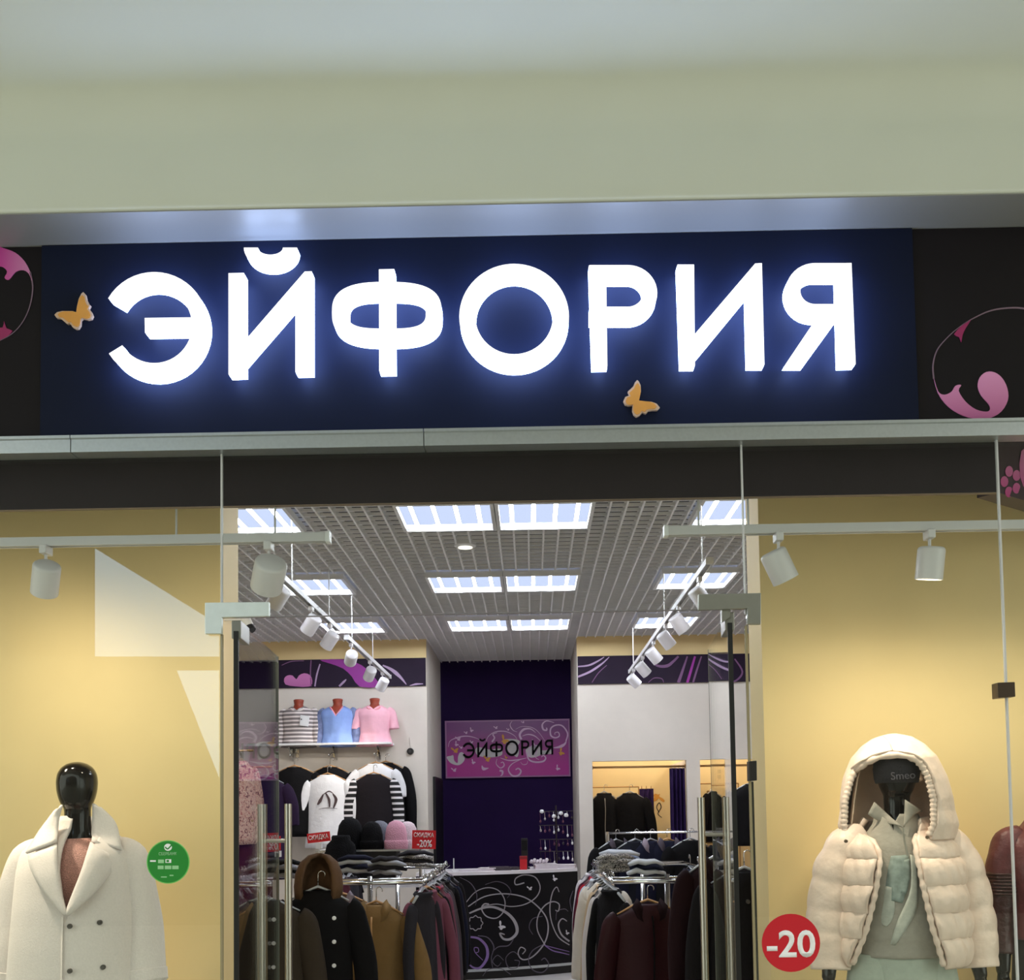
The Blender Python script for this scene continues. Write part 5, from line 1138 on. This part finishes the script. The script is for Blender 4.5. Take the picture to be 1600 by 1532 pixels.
for i, (y, m, lb) in enumerate(((6.3, cnav, 'navy jacket on the outer bar of the right rack'), (6.6, c_drk, 'black jacket on the outer bar of the right rack'), (6.95, c_gry, 'grey jacket on the outer bar of the right rack'), (7.3, cnav, 'navy coat at the far end of the outer bar on the right rack'))):
    hung('hanging_garment', lb, 'garment', GR, (1.09, y, ZR-.03), pi/2+random.uniform(-.2, .2), m, w=.2, L=.8, dp=.05, thin=.8, sl=.55, wood=False, seed=100+i)
heap('blue and white denim laid over the right rack', 968, 1352, 6.7, fab('pale_denim', (150, 166, 200), var=.3), 4, .3, fab('white_denim', (206, 210, 220)))
heap('monochrome patterned blouse folded over the right rack', 962, 1372, 6.2, c_cam, 4, .26)
heap('white and blue striped shirt folded over the right rack', 1010, 1372, 6.0, fab('shirt_white', (214, 218, 228)), 3, .22, cnav)
# tall rail of navy jackets farther back on the right
p = at(1010, 1312, 8.3)
g = empty('clothes_rack', (at(1000, 1300, 8.4).x, 8.4, 0)); tag(g, 'farther chrome rail with navy jackets on the right', 'clothes rack', 'chrome clothes racks')
MB().tube([(-.26, 0, 1.4), (.6, 0, 1.4)], .008, 8).build('hanging_bar', M_chrome, g)
for s in (-.26, .6): MB().tube([(s, 0, 0.02), (s, 0, 1.41)], .014, 8).build('post', M_chrome, g)
for s in (-.26, .6): MB().tube([(s, -.25, .015), (s, .25, .015)], .014, 8).build('foot', M_chrome, g)
GB = 'garments on the farther right rail'
for i, (px, m, lb, cl) in enumerate(((962, cblk, 'black jacket with a grey shirt front on the farther right rail', c_gry), (992, fab('black_blue', (20, 22, 32)), 'black blue jacket in the middle of the farther right rail', None), (1016, cnav, 'navy jacket on the farther right rail', c_lil), (1042, cnav, 'navy coat with fur trim on the farther right rail', c_gry), (1078, cblk, 'black coat at the right end of the farther right rail', None))):
    hung('hanging_garment', lb, 'jacket', GB, (at(px, 1300, 8.4).x, 8.4, 1.33), .35+random.uniform(-.2, .2), m, w=.19, L=.85, dp=.08, sl=.55, wood=(i == 3), seed=120+i, collar=cl)
# pink print jacket and dark coat seen through the left door
c_pkp = patternmat('rose_print_satin', [(120, 60, 48), (232, 178, 160), (244, 206, 186), (196, 120, 104)], 26)
p = at(376, 1190, 8.8); hung('printed_blouse', 'shiny rose printed blouse behind the open left door', 'blouse', 'garments behind the left door', (p.x, 8.8, p.z), 1.25, c_pkp, w=.19, L=.7, dp=.07, sl=.62, seed=140, amp=.08)
p = at(415, 1215, 9.2); hung('dark_purple_dress', 'dark purple dress hanging behind the open left door', 'dress', 'garments behind the left door', (p.x, 9.2, p.z), .3, fab('aubergine', (40, 24, 50)), w=.17, L=.9, dp=.07, sl=.3, seed=141, wood=False)
p = at(372, 1300, 8.8); hung('wine_jacket', 'wine red jacket low behind the open left door', 'jacket', 'garments behind the left door', (p.x, 8.8, p.z), .8, fab('wine3', (76, 20, 36)), w=.19, L=.7, dp=.08, sl=.5, seed=142, wood=False)
M_gold = mat('brass_rail', (190, 150, 100), .3, .8)
for nm_, py_, d_ in (('upper', 1190, 8.8), ('lower', 1300, 8.8), ('rear', 1215, 9.2)):
    q = at(415 if nm_ == 'rear' else 385, py_, d_); g = empty('wall_rail', (XL, d_, q.z+.09)); tag(g, '%s brass wall rail carrying clothes behind the open left door' % nm_, 'rail', 'brass wall rails')
    MB().tube([(.001, 0, 0), (q.x-XL+.06, 0, 0)], .009, 8).build('bar', M_gold, g, smooth=True)
    MB().lathe([(.03, .001), (.03, .012), (.012, .016)], (0, 0, 0), 14, 'X').build('flange', M_gold, g)
# ------------------------------------------------------------------ fitting rooms
zrod = at(1000, 1199, DB+.1).z
def rod(label, x0, x1):
    g = empty('curtain_rod', (x0, DB+.08, zrod)); tag(g, label, 'curtain rod', 'brass curtain rods'); MB().tube([(.004, 0, 0), (x1-x0-.004, 0, 0)], .012, 10).build('bar', M_gold, g, smooth=True)
    for x in (.006, x1-x0-.006): MB().lathe([(.02, -.005), (.024, 0), (.02, .005)], (x, 0, 0), 12, 'X').build('end_ring', M_gold, g)
rod('brass curtain rod of the left fitting room', o1a, o1b); rod('brass curtain rod of the right fitting room', o2a, o2b)
def curtain(label, x0, x1, y, zt_, m, waves=5):
    g = empty('curtain', (x0, y, 0)); tag(g, label, 'curtain', 'purple fitting room curtains'); n = waves*10
    A = []; B = []
    for i in range(n+1):
        t = i/n; A.append((t*(x1-x0)+.01*sin(t*waves*2*pi*2), .035*sin(t*waves*2*pi), zt_)); B.append((t*(x1-x0)+.012*sin(t*waves*2*pi*2+1), .045*sin(t*waves*2*pi+.3), .04))
    mb = MB(); rows_ = []
    for k in range(9): rows_.append([Vector(a).lerp(Vector(b), k/8) for a, b in zip(A, B)])
    v = [p for r_ in rows_ for p in r_]; f = [(k*(n+1)+i, k*(n+1)+i+1, (k+1)*(n+1)+i+1, (k+1)*(n+1)+i) for k in range(8) for i in range(n)]
    o = pyd('cloth', v, f, m, g, True); solid(o, .004, 0)
    for k in range(waves):
        x = (k+.5)/waves*(x1-x0); MB().tube([Vector((x+.02*cos(a)*.2, .0+.02*cos(a), zt_+.012+.02*sin(a))) for a in [2*pi*i/12 for i in range(13)]], .003, 6, cap=False).build('ring', M_gold, g)
    return g
M_cur = fab('purple_velvet', (40, 22, 66), var=.06)
curtain('dark purple curtain drawn to the right of the left fitting room', at(1047, 1250, DB+.08).x, o1b-.01, DB+.08, zrod-.02, M_cur, 4)
curtain('dark purple curtain standing in for a mirror image deep in the left fitting room', at(1000, 1250, DB+.9).x, at(1022, 1250, DB+.9).x, DB+.95, at(1010, 1233, DB+.95).z, M_cur, 3)  # solid curtain added in place of a curtain reflection in a mirror
for i, (px, lb, cl) in enumerate(((944, 'black zipped jacket hanging inside the left fitting room', M_steel), (984, 'plain black jacket hanging inside the left fitting room', None))):
    d = DB+.8; p = at(px, 1240, d); hung('fitting_room_jacket', lb, 'jacket', 'jackets inside the left fitting room', (p.x, d, p.z), 0, cblk, w=.17 if i else .14, L=.75, dp=.08, sl=.5, zipm=cl, seed=150+i, wood=False)  # solid jackets added in place of garments reflected in a mirror
g = empty('hook_rail', (o1a, DB+.86, at(970, 1233, DB+.86).z)); tag(g, 'thin rail holding jackets inside the left fitting room', 'rail')
MB().tube([(.004, 0, .02), (at(998, 1233, DB+.86).x-o1a, 0, .02)], .008, 8).build('bar', M_gold, g)
MB().tube([(at(998, 1233, DB+.86).x-o1a, 0, .02), (at(998, 1233, DB+.86).x-o1a, 0, -g.location.z+.005)], .008, 8).build('post', M_gold, g)
p = at(1030, 1245, DB+1.29); g = empty('wall_sticker', p); tag(g, 'gold butterfly sticker on the fitting room wall', 'sticker'); 
bpy.context.view_layer.update()
o = bfly(0, 0, 4.0, M_or, None, DB+1.296, 2.6, 'butterfly', 12, (1030, 1245)); o.parent = g; o.matrix_parent_inverse = g.matrix_world.inverted()
mb = MB(); ribbon(mb, [(1030, 1270), (1026, 1262), (1030, 1255), (1033, 1262), (1028, 1272), (1034, 1278)], (1.2, 1.5, 1), lambda q: DB+1.296, 5); o = mb.build('sketch_line', M_dm); o.parent = g; o.matrix_parent_inverse = g.matrix_world.inverted()
g2r = 'clothes inside the right fitting room'
for px, py, d, m, lb, rz in ((1112, 1236, DB+.9, c_tan, 'brown top hanging inside the right fitting room', 1.0), (1122, 1232, DB+.6, c_drk, 'dark dress hanging inside the right fitting room', .5), (1138, 1238, DB+.7, fab('pale_top', (220, 220, 226)), 'pale top hanging inside the right fitting room', .8)):
    p = at(px, py, d); hung('fitting_room_garment', lb, 'garment', g2r, (p.x, d, p.z), rz, m, w=.15, L=.6, dp=.06, sl=.35, seed=int(px), wood=False)
g = empty('hook_rail', (o2a, DB+.75, at(1120, 1229, DB+.75).z)); tag(g, 'thin rail holding tops inside the right fitting room', 'rail')
MB().tube([(.004, 0, .03), (.55, 0, .03)], .008, 8).build('bar', M_gold, g); MB().tube([(.55, 0, .03), (.55, 0, -g.location.z+.005)], .008, 8).build('post', M_gold, g)
for k, (px, py) in enumerate(((1124, 1206), (1124, 1214))):
    p = at(px, py, DB+1.28); g = empty('wall_hook', p); g.location.y = DB+1.3; tag(g, '%s small dark hook on the right fitting room wall' % ('upper', 'lower')[k], 'hook', 'small dark wall hooks')
    bx('plate', -.02, .02, -.012, -.0005, -.025, .025, M_dm, g, bev=.003); MB().tube([(0, -.01, -.01), (0, -.04, -.015), (0, -.045, .01)], .006, 6).build('prong', M_dm, g)
p = at(1174, 1226, 8.6); hung('black_tshirt', 'black t-shirt hanging at the right edge of the doorway', 't-shirt', None, (p.x+.02, 8.6, p.z), .2, cblk, w=.2, L=.5, dp=.08, sl=.22, seed=170, wood=False)
g = empty('wall_rail', (p.x+.02, 8.6, p.z)); tag(g, 'steel floor stand carrying the black t-shirt', 'stand')
MB().tube([(0, .02, -p.z+.01), (0, .02, .09), (0, -.02, .09)], .01, 8).build('post', M_steel, g, smooth=True); autosmooth(MB().lathe([(0, 0), (.18, 0), (.18, .015), (0, .02)], (0, .02, -p.z+.002), 24).build('base', M_steel, g))

# ceiling lamps of the two fitting rooms
for x, lb in (((o1a+o1b)/2, 'left'), ((o2a+o2b)/2, 'right')):
    zc = HC-.02
    g = empty('pendant_lamp', (x, DB+.6, 2.75)); tag(g, 'small lamp hanging inside the %s fitting room above its opening' % lb, 'lamp', 'fitting room lamps')
    autosmooth(MB().lathe([(.015, .12), (.03, .1), (.09, .0), (.085, .0), (.02, .1)], n=20).build('shade', M_white, g))
    MB().tube([(0, 0, .11), (0, 0, HC-2.75)], .004, 6).build('cord', M_white, g)
    MB().lathe([(0, -.005), (.03, .0), (.036, .03), (.02, .07), (0, .08)], n=14).build('bulb', emat('bulb_glow_'+lb, (255, 226, 176), 20), g)
    ld = bpy.data.lights.new('bulb_light', 'POINT'); ld.energy = 20; ld.color = (1, .89, .72); ld.shadow_soft_size = .04
    lo = bpy.data.objects.new('bulb_light', ld); C.objects.link(lo); lo.parent = g; lo.location = (0, 0, -.03)
# added unseen glowing shapes, cut to the bright reflection in the left shop window
g = empty('window_5'); tag(g, 'added glowing shapes on the opposite mall wall, mirrored in the shop window', kind='structure')
M_mirglow = emat('mirrored_patch_glow', (190, 226, 255), 5.5); VD = 2*DF+8-.01
for pts in (((148, 857), (228, 906), (342, 977), (342, 1026), (148, 1026)), ((276, 1048), (342, 1048), (342, 1215), (320, 1160))):
    q = [at(x, y, VD) for x, y in pts]; mb = MB(); mb.prism([(v.x, -7.99, v.z) for v in q], (0, -.02, 0)); mb.build('pane', M_mirglow, g)
